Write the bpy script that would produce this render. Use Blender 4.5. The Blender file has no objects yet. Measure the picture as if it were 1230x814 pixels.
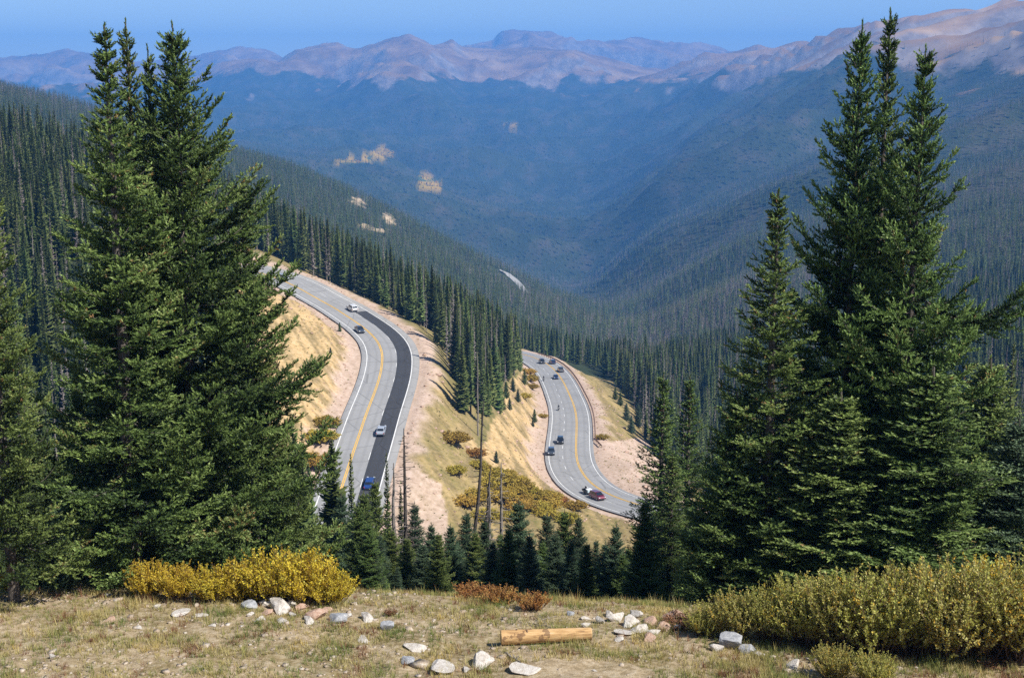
import bpy, bmesh, math, random
import numpy as np
from mathutils import Vector, Matrix
R = math.radians
SC = bpy.context.scene
COL = SC.collection

# ------------------------------------------------------------------ camera, sky, sun, exposure
F = 1600.0                      # focal length in photograph pixels (photograph 1230 x 814)
PITCH = R(11.04)
CX, CY = 615.0, 407.0
cam_d = bpy.data.cameras.new('camera'); cam = bpy.data.objects.new('camera', cam_d); COL.objects.link(cam)
cam_d.sensor_width = 36; cam_d.lens = F / 1230 * 36
cam_d.clip_start = 0.3; cam_d.clip_end = 120000
cam.location = (0, 0, 0); cam.rotation_euler = (math.pi / 2 - PITCH, 0, 0)
SC.camera = cam

SUN_AZ, SUN_EL = R(122), R(48)       # azimuth clockwise from the viewing direction (+Y)
W = bpy.data.worlds.new('World'); SC.world = W; W.use_nodes = True
nt = W.node_tree; nt.nodes.clear()
sky = nt.nodes.new('ShaderNodeTexSky'); sky.sky_type = 'NISHITA'; sky.sun_disc = False
sky.sun_elevation = SUN_EL; sky.sun_rotation = SUN_AZ
sky.altitude = 3400; sky.air_density = 1.0; sky.dust_density = 1.4; sky.ozone_density = 1.0
bg = nt.nodes.new('ShaderNodeBackground'); bg.inputs['Strength'].default_value = 0.09
out = nt.nodes.new('ShaderNodeOutputWorld')
def _wm(op, a, b):
    m = nt.nodes.new('ShaderNodeMath'); m.operation = op
    for i, v in enumerate((a, b)):
        if isinstance(v, (int, float)): m.inputs[i].default_value = v
        else: nt.links.new(v, m.inputs[i])
    return m.outputs[0]
# one faint scrap of cloud over the right-hand ridge
_tc = nt.nodes.new('ShaderNodeTexCoord'); _sx = nt.nodes.new('ShaderNodeSeparateXYZ'); nt.links.new(_tc.outputs['Generated'], _sx.inputs[0])
_nz = nt.nodes.new('ShaderNodeTexNoise'); _nz.inputs['Scale'].default_value = 170; _nz.inputs['Detail'].default_value = 4; nt.links.new(_tc.outputs['Generated'], _nz.inputs['Vector'])
_u = _wm('DIVIDE', _wm('SUBTRACT', _wm('DIVIDE', _sx.outputs[0], _sx.outputs[1]), 0.200), 0.0085)
_v = _wm('DIVIDE', _wm('SUBTRACT', _wm('DIVIDE', _sx.outputs[2], _sx.outputs[1]), 0.0425), 0.0030)
_r = _wm('ADD', _wm('ADD', _wm('MULTIPLY', _u, _u), _wm('MULTIPLY', _v, _v)), _wm('MULTIPLY', _nz.outputs['Fac'], 1.2))
_mr = nt.nodes.new('ShaderNodeMapRange'); nt.links.new(_r, _mr.inputs[0]); _mr.inputs[1].default_value = 1.5; _mr.inputs[2].default_value = 0.3; _mr.inputs[3].default_value = 0; _mr.inputs[4].default_value = 0.30
_front = _wm('MULTIPLY', _mr.outputs[0], _wm('GREATER_THAN', _sx.outputs[1], 0.0))
_mx = nt.nodes.new('ShaderNodeMix'); _mx.data_type = 'RGBA'; nt.links.new(_front, _mx.inputs[0]); nt.links.new(sky.outputs[0], _mx.inputs[6]); _mx.inputs[7].default_value = (6.2, 6.0, 6.6, 1)
nt.links.new(_mx.outputs[2], bg.inputs[0]); nt.links.new(bg.outputs[0], out.inputs[0])
sd = bpy.data.lights.new('sun', 'SUN'); sd.energy = 5.0; sd.angle = R(0.53); sd.color = (1.0, 0.95, 0.87)
so = bpy.data.objects.new('sun', sd); COL.objects.link(so)
sdir = Vector((math.sin(SUN_AZ) * math.cos(SUN_EL), math.cos(SUN_AZ) * math.cos(SUN_EL), math.sin(SUN_EL)))
so.rotation_euler = sdir.to_track_quat('Z', 'Y').to_euler(); so.location = (60, 0, 60)
vs = SC.view_settings
vs.view_transform = 'Standard'; vs.look = 'None'; vs.gamma = 1; vs.use_curve_mapping = False; vs.exposure = 0.6
HAZE_DENSITY = 1.15e-4
HAZE_COLOR = (0.13, 0.42, 1.0)
SC.cycles.volume_bounces = 1; SC.cycles.use_denoising = False
SC.cycles.max_bounces = 6; SC.cycles.diffuse_bounces = 2; SC.cycles.glossy_bounces = 2
SC.cycles.transmission_bounces = 2; SC.cycles.transparent_max_bounces = 6

# ------------------------------------------------------------------ camera mathematics, used to place things at their real distance
CP, SP = math.cos(PITCH), math.sin(PITCH)
def elev(py):
    v = (CY - np.asarray(py, float)) / F
    return (-SP + v * CP) / (CP + v * SP)
def at_y(px, py, Y):
    u = (px - CX) / F; v = (CY - py) / F
    t = Y / (CP + v * SP)
    return (u * t, Y, t * (-SP + v * CP))
def at_z(px, py, z):
    u = (px - CX) / F; v = (CY - py) / F
    t = z / (-SP + v * CP)
    return (u * t, (CP + v * SP) * t, z)
def project(X, Y, Z):
    d = Y * CP - Z * SP
    return CX + F * X / d, CY - F * (Y * SP + Z * CP) / d
def sstep(a, b, x):
    t = np.clip((np.asarray(x, float) - a) / (b - a), 0, 1)
    return t * t * (3 - 2 * t)

# ------------------------------------------------------------------ helpers
def tag(o, label=None, cat=None, group=None, kind=None):
    if label: o['label'] = label
    if cat: o['category'] = cat
    if group: o['group'] = group
    if kind: o['kind'] = kind
    return o
def empty(name, loc, rz=0.0, scale=1.0):
    o = bpy.data.objects.new(name, None); COL.objects.link(o)
    o.empty_display_size = 0.5
    o.location = loc; o.rotation_euler = (0, 0, rz)
    o.scale = (scale,) * 3 if np.isscalar(scale) else scale
    return o
def mesh_np(name, V, T, mat=None, n=3, smooth=False, attr=None, attrs=None):
    """mesh from numpy arrays: V (k,3), T (m,n) faces of n corners; attr: per-face float 'tone'"""
    V = np.ascontiguousarray(V, dtype=np.float32); T = np.ascontiguousarray(T, dtype=np.int32)
    me = bpy.data.meshes.new(name)
    me.vertices.add(len(V)); me.vertices.foreach_set('co', V.ravel())
    me.loops.add(T.size); me.loops.foreach_set('vertex_index', T.ravel())
    me.polygons.add(len(T))
    me.polygons.foreach_set('loop_start', np.arange(0, T.size, n, dtype=np.int32))
    me.update(calc_edges=True)
    if smooth: me.polygons.foreach_set('use_smooth', np.ones(len(T), dtype=bool))
    if attr is not None:
        a = me.attributes.new('tone', 'FLOAT', 'FACE'); a.data.foreach_set('value', np.asarray(attr, np.float32))
    if attrs:
        for k, c in attrs.items():
            a = me.attributes.new(k, 'FLOAT_COLOR', 'POINT')
            a.data.foreach_set('color', np.asarray(c, np.float32).ravel())
    if mat: me.materials.append(mat)
    return me
def link(name, me, parent=None, loc=None, rz=None):
    o = bpy.data.objects.new(name, me); COL.objects.link(o)
    if parent: o.parent = parent
    if loc is not None: o.location = loc
    if rz is not None: o.rotation_euler = (0, 0, rz)
    return o
def tubes(paths, sides=5):
    """paths: list of (points (n,3), radii (n,)) -> V,T triangles"""
    Vs, Ts, off = [], [], 0
    for P, r in paths:
        P = np.asarray(P, float); r = np.asarray(r, float); n = len(P)
        d = np.gradient(P, axis=0); d /= np.linalg.norm(d, axis=1)[:, None] + 1e-9
        ref = np.array([0, 0, 1.0]) if abs(d[0][2]) < 0.9 else np.array([1.0, 0, 0])
        a = np.cross(d, ref); a /= np.linalg.norm(a, axis=1)[:, None] + 1e-9
        b = np.cross(d, a)
        th = np.arange(sides) / sides * 2 * math.pi
        ring = P[:, None, :] + r[:, None, None] * (np.cos(th)[None, :, None] * a[:, None, :] + np.sin(th)[None, :, None] * b[:, None, :])
        Vs.append(ring.reshape(-1, 3))
        i = np.arange(n - 1)[:, None] * sides; j = np.arange(sides)[None, :]; k = (j + 1) % sides
        q = np.stack([i + j, i + k, i + sides + k, i + sides + j], -1).reshape(-1, 4) + off
        Ts.append(q[:, [0, 1, 2]]); Ts.append(q[:, [0, 2, 3]])
        off += n * sides
    return np.concatenate(Vs), np.concatenate(Ts)

# gradient noise
_rng = np.random.default_rng(11)
PERM = _rng.permutation(512); PERM = np.concatenate([PERM, PERM, PERM])
GA = _rng.random(512) * 2 * math.pi
def pnoise(x, y):
    x = np.asarray(x, float); y = np.asarray(y, float)
    xi = np.floor(x).astype(np.int64); yi = np.floor(y).astype(np.int64)
    xf = x - xi; yf = y - yi
    def g(ix, iy, dx, dy):
        h = GA[PERM[(PERM[ix & 511] + iy) & 511]]
        return np.cos(h) * dx + np.sin(h) * dy
    u = xf * xf * xf * (xf * (xf * 6 - 15) + 10); v = yf * yf * yf * (yf * (yf * 6 - 15) + 10)
    a = g(xi, yi, xf, yf); b = g(xi + 1, yi, xf - 1, yf)
    c = g(xi, yi + 1, xf, yf - 1); d = g(xi + 1, yi + 1, xf - 1, yf - 1)
    return ((a + (b - a) * u) * (1 - v) + (c + (d - c) * u) * v) * 1.5
def fbm(x, y, o=4, gain=0.5):
    s = 0; a = 1.0
    for k in range(o):
        s = s + a * pnoise(x * 2 ** k + 17.3 * k, y * 2 ** k - 9.1 * k); a *= gain
    return s
def ridged(x, y, o=4, gain=0.5):
    s = 0; a = 1.0
    for k in range(o):
        s = s + a * (1 - 2.2 * np.abs(pnoise(x * 2 ** k + 5.3 * k, y * 2 ** k + 3.7 * k))); a *= gain
    return s

# ------------------------------------------------------------------ materials
def nodes(name):
    m = bpy.data.materials.new(name); m.use_nodes = True
    return m, m.node_tree, m.node_tree.nodes['Principled BSDF']
def ramp(t, stops, fac=None):
    r = t.nodes.new('ShaderNodeValToRGB'); e = r.color_ramp.elements
    while len(e) < len(stops): e.new(0.5)
    for i, (p, c) in enumerate(stops): e[i].position = p; e[i].color = (*c, 1)
    if fac is not None: t.links.new(fac, r.inputs[0])
    return r.outputs[0]
def noise(t, scale, detail=4, coord=None, rough=0.55):
    n = t.nodes.new('ShaderNodeTexNoise'); n.inputs['Scale'].default_value = scale
    n.inputs['Detail'].default_value = detail; n.inputs['Roughness'].default_value = rough
    if coord is not None: t.links.new(coord, n.inputs['Vector'])
    return n.outputs['Fac']
def mix(t, a, b, fac, mode='MIX'):
    m = t.nodes.new('ShaderNodeMix'); m.data_type = 'RGBA'; m.blend_type = mode
    for v, s in ((fac, m.inputs[0]), (a, m.inputs[6]), (b, m.inputs[7])):
        if isinstance(v, (int, float)): s.default_value = v
        elif isinstance(v, tuple): s.default_value = (*v, 1)
        else: t.links.new(v, s)
    return m.outputs[2]
def mth(t, op, a, b=None):
    m = t.nodes.new('ShaderNodeMath'); m.operation = op
    for i, v in enumerate((a, b)):
        if v is None: continue
        if isinstance(v, (int, float)): m.inputs[i].default_value = v
        else: t.links.new(v, m.inputs[i])
    return m.outputs[0]
def geo_pos(t):
    return t.nodes.new('ShaderNodeNewGeometry').outputs['Position']
def attr_node(t, name):
    a = t.nodes.new('ShaderNodeAttribute'); a.attribute_name = name; return a
def bump(t, h, dist, strength=0.6):
    b = t.nodes.new('ShaderNodeBump'); b.inputs['Distance'].default_value = dist; b.inputs['Strength'].default_value = strength
    t.links.new(h, b.inputs['Height']); return b.outputs[0]
def foliage_mat(name, stops, vary=0.35, rough=0.55, transl=0.0, hue=0.02):
    """colour of the leaf itself by the face's own tone, varied from plant to plant"""
    m, t, p = nodes(name)
    c = ramp(t, stops, attr_node(t, 'tone').outputs['Fac'])
    oi = t.nodes.new('ShaderNodeObjectInfo')
    hsv = t.nodes.new('ShaderNodeHueSaturation')
    t.links.new(c, hsv.inputs['Color'])
    mr = t.nodes.new('ShaderNodeMapRange'); t.links.new(oi.outputs['Random'], mr.inputs[0])
    mr.inputs[3].default_value = 1 - vary; mr.inputs[4].default_value = 1 + vary
    t.links.new(mr.outputs[0], hsv.inputs['Value'])
    mr2 = t.nodes.new('ShaderNodeMapRange'); t.links.new(mth(t, 'FRACT', mth(t, 'MULTIPLY', oi.outputs['Random'], 7.31)), mr2.inputs[0])
    mr2.inputs[3].default_value = 0.5 - hue; mr2.inputs[4].default_value = 0.5 + hue
    t.links.new(mr2.outputs[0], hsv.inputs['Hue'])
    t.links.new(hsv.outputs[0], p.inputs['Base Color'])
    p.inputs['Roughness'].default_value = rough
    p.inputs['Specular IOR Level'].default_value = 0.25
    if transl:
        tr = t.nodes.new('ShaderNodeBsdfTranslucent'); t.links.new(hsv.outputs[0], tr.inputs[0])
        ms = t.nodes.new('ShaderNodeMixShader'); ms.inputs[0].default_value = transl
        t.links.new(p.outputs[0], ms.inputs[1]); t.links.new(tr.outputs[0], ms.inputs[2])
        t.links.new(ms.outputs[0], t.nodes['Material Output'].inputs[0])
    return m
def plain(name, col, rough=0.5, metal=0.0, vary=0.0, scale=5.0, coat=0.0):
    m, t, p = nodes(name)
    if vary:
        tc = t.nodes.new('ShaderNodeTexCoord').outputs['Object']
        n = noise(t, scale, 4, tc)
        c = ramp(t, [(0.3, tuple(x * (1 - vary) for x in col)), (0.7, tuple(min(1, x * (1 + vary)) for x in col))], n)
        t.links.new(c, p.inputs['Base Color'])
    else: p.inputs['Base Color'].default_value = (*col, 1)
    p.inputs['Roughness'].default_value = rough; p.inputs['Metallic'].default_value = metal
    p.inputs['Coat Weight'].default_value = coat
    return m

M = {}
M['spruce'] = foliage_mat('spruce_needles', [(0.0, (0.010, 0.020, 0.008)), (0.35, (0.058, 0.095, 0.026)), (0.7, (0.160, 0.225, 0.058)), (0.93, (0.25, 0.31, 0.105)), (1.0, (0.20, 0.11, 0.04))], 0.14, transl=0.06)  # lowest stop darkened as painted shade between limbs; paler ones are new growth
M['spruce_blue'] = foliage_mat('blue_spruce_needles', [(0.0, (0.02, 0.036, 0.022)), (0.5, (0.070, 0.112, 0.060)), (0.85, (0.135, 0.195, 0.105)), (1.0, (0.19, 0.26, 0.15))], 0.2, transl=0.1)
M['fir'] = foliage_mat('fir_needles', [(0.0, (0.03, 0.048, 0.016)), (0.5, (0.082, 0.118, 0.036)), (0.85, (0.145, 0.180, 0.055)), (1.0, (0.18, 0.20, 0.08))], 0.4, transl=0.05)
M['deadwood'] = plain('weathered_grey_wood', (0.20, 0.175, 0.155), 0.85, vary=0.35, scale=3)
M['charwood'] = plain('dark_dead_wood', (0.075, 0.062, 0.054), 0.9, vary=0.4, scale=3)
M['dead_twigs'] = foliage_mat('dead_grey_twigs', [(0, (0.12, 0.10, 0.095)), (1, (0.32, 0.27, 0.26))], 0.35)
def bark_mat():
    m, t, p = nodes('spruce_bark')
    tc = t.nodes.new('ShaderNodeTexCoord').outputs['Object']
    mp = t.nodes.new('ShaderNodeMapping'); mp.inputs['Scale'].default_value = (6, 6, 1.5); t.links.new(tc, mp.inputs[0])
    n = noise(t, 4, 6, mp.outputs[0], 0.7)
    t.links.new(ramp(t, [(0.35, (0.05, 0.04, 0.032)), (0.55, (0.12, 0.10, 0.085)), (0.75, (0.34, 0.30, 0.27))], n), p.inputs['Base Color'])
    t.links.new(bump(t, n, 0.03, 0.8), p.inputs['Normal']); p.inputs['Roughness'].default_value = 0.9
    return m
M['bark'] = bark_mat()
M['gold'] = foliage_mat('golden_willow_leaves', [(0, (0.26, 0.14, 0.02)), (0.35, (0.60, 0.44, 0.04)), (0.8, (0.80, 0.64, 0.07)), (1, (0.52, 0.50, 0.14))], 0.10, transl=0.35, hue=0.006)
M['rust'] = foliage_mat('orange_shrub_leaves', [(0, (0.18, 0.07, 0.02)), (0.5, (0.42, 0.22, 0.05)), (1, (0.52, 0.36, 0.10))], 0.15, transl=0.2)
M['willow'] = foliage_mat('green_gold_willow_leaves', [(0, (0.15, 0.14, 0.035)), (0.25, (0.32, 0.34, 0.075)), (0.5, (0.52, 0.49, 0.10)), (0.72, (0.60, 0.58, 0.24)), (0.88, (0.66, 0.47, 0.06)), (1, (0.62, 0.38, 0.04))], 0.12, transl=0.35, hue=0.01)
M['aspen'] = foliage_mat('yellow_aspen_leaves', [(0, (0.62, 0.38, 0.02)), (1, (0.90, 0.62, 0.03))], 0.15)
M['autumn'] = foliage_mat('autumn_slope_leaves', [(0, (0.22, 0.17, 0.03)), (0.5, (0.46, 0.35, 0.06)), (1, (0.62, 0.46, 0.08))], 0.22, transl=0.2)
M['stems'] = plain('brown_shrub_stems', (0.14, 0.085, 0.055), 0.8, vary=0.3)
M['redplant'] = foliage_mat('red_brown_ground_plants', [(0, (0.09, 0.03, 0.02)), (1, (0.26, 0.11, 0.06))], 0.2)
M['grass_blades'] = foliage_mat('dry_grass_blades', [(0, (0.13, 0.17, 0.04)), (0.25, (0.23, 0.235, 0.065)), (0.5, (0.36, 0.29, 0.11)), (0.8, (0.50, 0.41, 0.20)), (0.93, (0.45, 0.30, 0.08)), (1, (0.20, 0.08, 0.045))], 0.0, transl=0.25)

def rock_mat(name, a, b, c):
    m, t, p = nodes(name)
    tc = t.nodes.new('ShaderNodeTexCoord').outputs['Object']
    n = noise(t, 3.5, 7, tc, 0.65); n2 = noise(t, 22, 4, tc)
    col = ramp(t, [(0.3, a), (0.5, b), (0.68, c)], n)
    col = mix(t, col, (0.09, 0.08, 0.07), mth(t, 'MULTIPLY', mth(t, 'GREATER_THAN', n2, 0.60), 0.45))
    t.links.new(col, p.inputs['Base Color'])
    t.links.new(bump(t, noise(t, 9, 8, tc, 0.7), 0.03, 0.9), p.inputs['Normal']); p.inputs['Roughness'].default_value = 0.85
    return m
M['rock_white'] = rock_mat('pale_granite', (0.34, 0.29, 0.24), (0.50, 0.46, 0.41), (0.62, 0.59, 0.55))
M['rock_grey'] = rock_mat('grey_gneiss', (0.20, 0.21, 0.23), (0.33, 0.34, 0.36), (0.48, 0.48, 0.48))
M['pebble'] = rock_mat('tan_pebble', (0.26, 0.19, 0.13), (0.40, 0.32, 0.24), (0.58, 0.53, 0.47))
M['rock_pink'] = rock_mat('pink_granite', (0.30, 0.17, 0.12), (0.44, 0.29, 0.21), (0.52, 0.40, 0.32))

def asphalt(name, col, vary, edge=None):
    m, t, p = nodes(name)
    pos = geo_pos(t)
    n = noise(t, 0.08, 5, pos, 0.6); n2 = noise(t, 1.3, 5, pos, 0.7)
    f = mth(t, 'ADD', mth(t, 'MULTIPLY', n, 0.6), mth(t, 'MULTIPLY', n2, 0.4))
    c = ramp(t, [(0.36, tuple(x * (1 - vary) for x in col)), (0.62, tuple(x * (1 + vary) for x in col))], f)
    uv = t.nodes.new('ShaderNodeUVMap'); sx = t.nodes.new('ShaderNodeSeparateXYZ'); t.links.new(uv.outputs[0], sx.inputs[0])
    # tyre-polished wheel tracks worn into the surface, two per 3.65 m lane
    w = mth(t, 'SINE', mth(t, 'MULTIPLY', sx.outputs[0], 2 * math.pi / 1.825))
    c = mix(t, c, tuple(x * 0.80 for x in col), mth(t, 'MULTIPLY', mth(t, 'MAXIMUM', w, 0.0), 0.5))
    # sealed cracks across the lanes
    vo = t.nodes.new('ShaderNodeTexVoronoi'); vo.feature = 'DISTANCE_TO_EDGE'; vo.inputs['Scale'].default_value = 0.11
    t.links.new(pos, vo.inputs['Vector'])
    c = mix(t, c, tuple(x * 0.55 for x in col), mth(t, 'MULTIPLY', mth(t, 'LESS_THAN', vo.outputs['Distance'], 0.012), 0.6))
    t.links.new(c, p.inputs['Base Color']); p.inputs['Roughness'].default_value = 0.8
    return m
M['road_grey'] = asphalt('worn_grey_asphalt', (0.27, 0.27, 0.27), 0.12)
M['road_black'] = asphalt('fresh_black_asphalt', (0.040, 0.042, 0.048), 0.15)
M['road_shoulder'] = asphalt('pale_shoulder_asphalt', (0.30, 0.295, 0.285), 0.12)
M['paint_white'] = plain('white_road_paint', (0.72, 0.72, 0.70), 0.6, vary=0.15, scale=0.7)
M['paint_yellow'] = plain('yellow_road_paint', (0.70, 0.42, 0.06), 0.6, vary=0.15, scale=0.7)
M['rail_steel'] = plain('rusty_brown_guardrail', (0.17, 0.085, 0.06), 0.7, vary=0.25, scale=1.0)
M['wood_post'] = plain('guardrail_post_wood', (0.16, 0.11, 0.08), 0.85, vary=0.2)

# ------------------------------------------------------------------ the two legs of the mountain road (centre = yellow line), near to far
def smooth_line(pts, step=1.2, it=3):
    P = np.array(pts, float)
    for _ in range(it):                                   # Chaikin corner cutting
        Q = [P[0]]
        for a, b in zip(P[:-1], P[1:]): Q += [a * .75 + b * .25, a * .25 + b * .75]
        Q.append(P[-1]); P = np.array(Q)
    s = np.r_[0, np.cumsum(np.linalg.norm(np.diff(P, axis=0), axis=1))]
    n = int(s[-1] / step); u = np.linspace(0, s[-1], n)
    P = np.stack([np.interp(u, s, P[:, k]) for k in range(3)], 1)
    k = 13; ker = np.hanning(k + 2)[1:-1]; ker /= ker.sum()
    Pp = np.concatenate([np.repeat(P[:1], k // 2, 0) , P, np.repeat(P[-1:], k // 2, 0)])
    P2 = np.stack([np.convolve(Pp[:, j], ker, 'valid') for j in range(3)], 1)
    P2[:4] = P[:4]; P2[-4:] = P[-4:]
    return P2
zl = lambda py: np.interp(py, [300, 340, 370, 430, 516, 580, 640, 700], [-57, -61, -65, -69.5, -74, -78, -82, -85])
zr = lambda py: np.interp(py, [418, 425, 437, 473, 514, 560, 590, 620, 660], [-114, -112.5, -110, -105.5, -101.3, -98, -96, -94, -91])
LPX = [(384, 668), (392, 645), (401, 615), (409, 590), (416, 568), (424, 544), (431, 523.5), (440.5, 495), (447, 479), (453.7, 461), (458, 445), (459.6, 429),
       (459, 423.6), (455.4, 411.8), (445, 400), (433.2, 390.4), (418.5, 380.8), (400.8, 369), (378.7, 357.5), (359.5, 346), (338, 336), (312, 327), (280, 320)]
RPX = [(900, 640), (850, 626), (800, 614), (757, 603.5), (729, 592.8), (713, 583), (702.6, 572.5), (695, 560), (691.8, 546.7), (692, 529), (692.7, 514), (692.5, 499.5), (689.3, 486),
       (683.6, 473), (679, 463), (674, 454), (668, 445.8), (660, 438.5), (648, 431.5), (630, 425.5), (605, 421), (580, 418)]
LROAD = smooth_line([at_z(x, y, zl(y)) for x, y in LPX])
RROAD = smooth_line([at_z(x, y, zr(y)) for x, y in RPX])
def frame_of(P):
    d = np.gradient(P, axis=0); d[:, 2] = 0; d /= np.linalg.norm(d, axis=1)[:, None]
    return d, np.stack([d[:, 1], -d[:, 0], np.zeros(len(P))], 1)      # tangent, right-hand side
ROADS = {'L': (LROAD, -5.3, 9.6), 'R': (RROAD, -8.6, 4.9)}
def road_near(key, X, Y):
    """signed lateral offset from the yellow line and the road height there"""
    P, a, b = ROADS[key]; d, nrm = frame_of(P)
    X = np.atleast_1d(X).astype(float); Y = np.atleast_1d(Y).astype(float)
    lat = np.full(X.shape, 999.0); zz = np.zeros(X.shape); idx = np.zeros(X.shape, int)
    for s in range(0, len(X), 20000):
        x = X[s:s + 20000]; y = Y[s:s + 20000]
        D = (x[:, None] - P[None, :, 0]) ** 2 + (y[:, None] - P[None, :, 1]) ** 2
        i = D.argmin(1); idx[s:s + 20000] = i
        sx = x - P[i, 0]; sy = y - P[i, 1]
        lt = sx * nrm[i, 0] + sy * nrm[i, 1]
        al = np.abs(sx * d[i, 0] + sy * d[i, 1])
        dist = np.sqrt(D[np.arange(len(x)), i])
        lt = np.where(al > 4, np.sign(lt + 1e-9) * np.maximum(dist, np.abs(lt)) + np.sign(lt + 1e-9) * 6 * (al > 4), lt)
        lat[s:s + 20000] = lt; zz[s:s + 20000] = P[i, 2]
    return lat, zz, idx

# ------------------------------------------------------------------ terrain heights
TPX = [-700, -250, 0, 120, 240, 340, 430, 520, 620, 700, 760, 800, 900, 1000, 1100, 1230, 1500, 1900]
TYY = [700, 1100, 1700, 2500, 3600, 5000, 6600, 8300]
TAB = {   # where the ground at that distance lies in the photograph
 -700: [-150, -200, -260, -200, -60, 30, 80, 80], -250: [120, 60, 10, 40, 90, 120, 110, 90],
 0: [245, 165, 105, 150, 165, 165, 140, 112], 120: [272, 195, 136, 172, 185, 178, 150, 112], 240: [303, 235, 172, 205, 215, 195, 160, 118],
 340: [335, 272, 205, 240, 238, 205, 163, 120], 430: [362, 310, 243, 284, 270, 214, 168, 122], 520: [388, 348, 297, 338, 302, 234, 172, 124],
 620: [412, 386, 347, 390, 333, 252, 176, 120], 700: [440, 412, 384, 405, 345, 260, 172, 112], 760: [447, 425, 398, 350, 294, 234, 162, 96], 800: [445, 413, 372, 318, 262, 208, 148, 92],
 900: [432, 372, 318, 258, 200, 150, 90, 74], 1000: [412, 345, 283, 214, 150, 88, 60, 85], 1100: [400, 320, 248, 176, 108, 52, 52, 90],
 1230: [388, 292, 208, 136, 72, 34, 60, 100], 1500: [375, 260, 160, 80, 10, 0, 60, 110], 1900: [360, 220, 110, 20, -40, -20, 60, 120]}
GAx = np.linspace(-0.85, 0.85, 260); GLy = np.linspace(math.log(600), math.log(12000), 160)
tab = np.array([[elev(v) for v in TAB[k]] for k in TPX])                      # z / Y
fine = np.array([np.interp(GLy, np.log(TYY), row) for row in tab])
fine = np.stack([np.interp(GAx, (np.array(TPX) - CX) / F, fine[:, j]) for j in range(len(GLy))], 1)
def blur(A, n, ax):
    k = np.hanning(n + 2)[1:-1]; k /= k.sum()
    pad = [(0, 0), (0, 0)]; pad[ax] = (n // 2, n // 2)
    B = np.pad(A, pad, mode='edge')
    return np.apply_along_axis(lambda r: np.convolve(r, k, 'valid'), ax, B)
fine = blur(blur(fine, 9, 0), 7, 1)
def far_z(a, Y):
    """main valley and its two flanks"""
    u = np.clip((a - GAx[0]) / (GAx[1] - GAx[0]), 0, len(GAx) - 1.001); v = np.clip((np.log(Y) - GLy[0]) / (GLy[1] - GLy[0]), 0, len(GLy) - 1.001)
    i = u.astype(int); j = v.astype(int); fu = u - i; fv = v - j
    e = (fine[i, j] * (1 - fu) + fine[i + 1, j] * fu) * (1 - fv) + (fine[i, j + 1] * (1 - fu) + fine[i + 1, j + 1] * fu) * fv
    return e * Y
L1 = ([-900, -200, 200, 240, 270, 300, 340, 362, 385, 412, 426, 450, 470, 497, 522, 545, 558, 600, 650, 690, 720, 760, 800, 860, 900, 1000, 1300, 1900],
      [110, 120, 110, 95, 80, 76, 76, 60, 55, 51, 60, 54, 50, 46, 57, 51, 59, 62, 60, 61, 70, 80, 85, 92, 95, 100, 110, 120], 10000, .17)
L2 = ([-900, -200, 0, 20, 60, 95, 120, 170, 240, 290, 330, 400, 520, 560, 592, 603, 618, 640, 662, 672, 690, 720, 760, 800, 850, 885, 950, 1300, 1900],
      [80, 74, 67, 71, 66, 62, 69, 74, 68, 57, 66, 78, 66, 56, 49, 37, 34, 33, 35, 41, 53, 53, 48, 51, 57, 66, 78, 90, 90], 13500, .18)
def layer_z(L, a, Y):
    px, py, Yc, sl = L
    gp = np.linspace(-1000, 2300, 1650); ge = elev(np.interp(gp, px, py)); kk = np.hanning(91); kk /= kk.sum()
    gb = np.convolve(np.pad(ge, 45, mode='edge'), kk, 'valid')
    e0 = np.interp(a * F + CX, gp, ge); e1 = np.interp(a * F + CX, gp, gb)
    X = a * Y
    Yc2 = Yc + 500 * pnoise(a * 9 + 3, a * 2)
    n = ridged(X / 1900 + 7.7 * sl, Y / 1500, 5, .42)
    d = Y - Yc2
    rise = np.where(d < 0, 1.0, 0.9)
    w = np.clip(np.abs(d) / 1000, 0.22, 1.1)
    n = n + (.16 if sl > .175 else .08) * ridged(X / 210 + 9, Y / 500, 3, .6) / w * .5
    e = e0 + (e1 - e0) * sstep(100, 1100, np.abs(d))
    n = n + .14 * ridged(X / 380 + 3, Y / 300, 3, .5) * np.clip(1.2 - np.abs(d) / 3500, .2, 1)
    return e * Yc - np.abs(d) * sl * rise + (n - 0.75) * 165 * w
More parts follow.
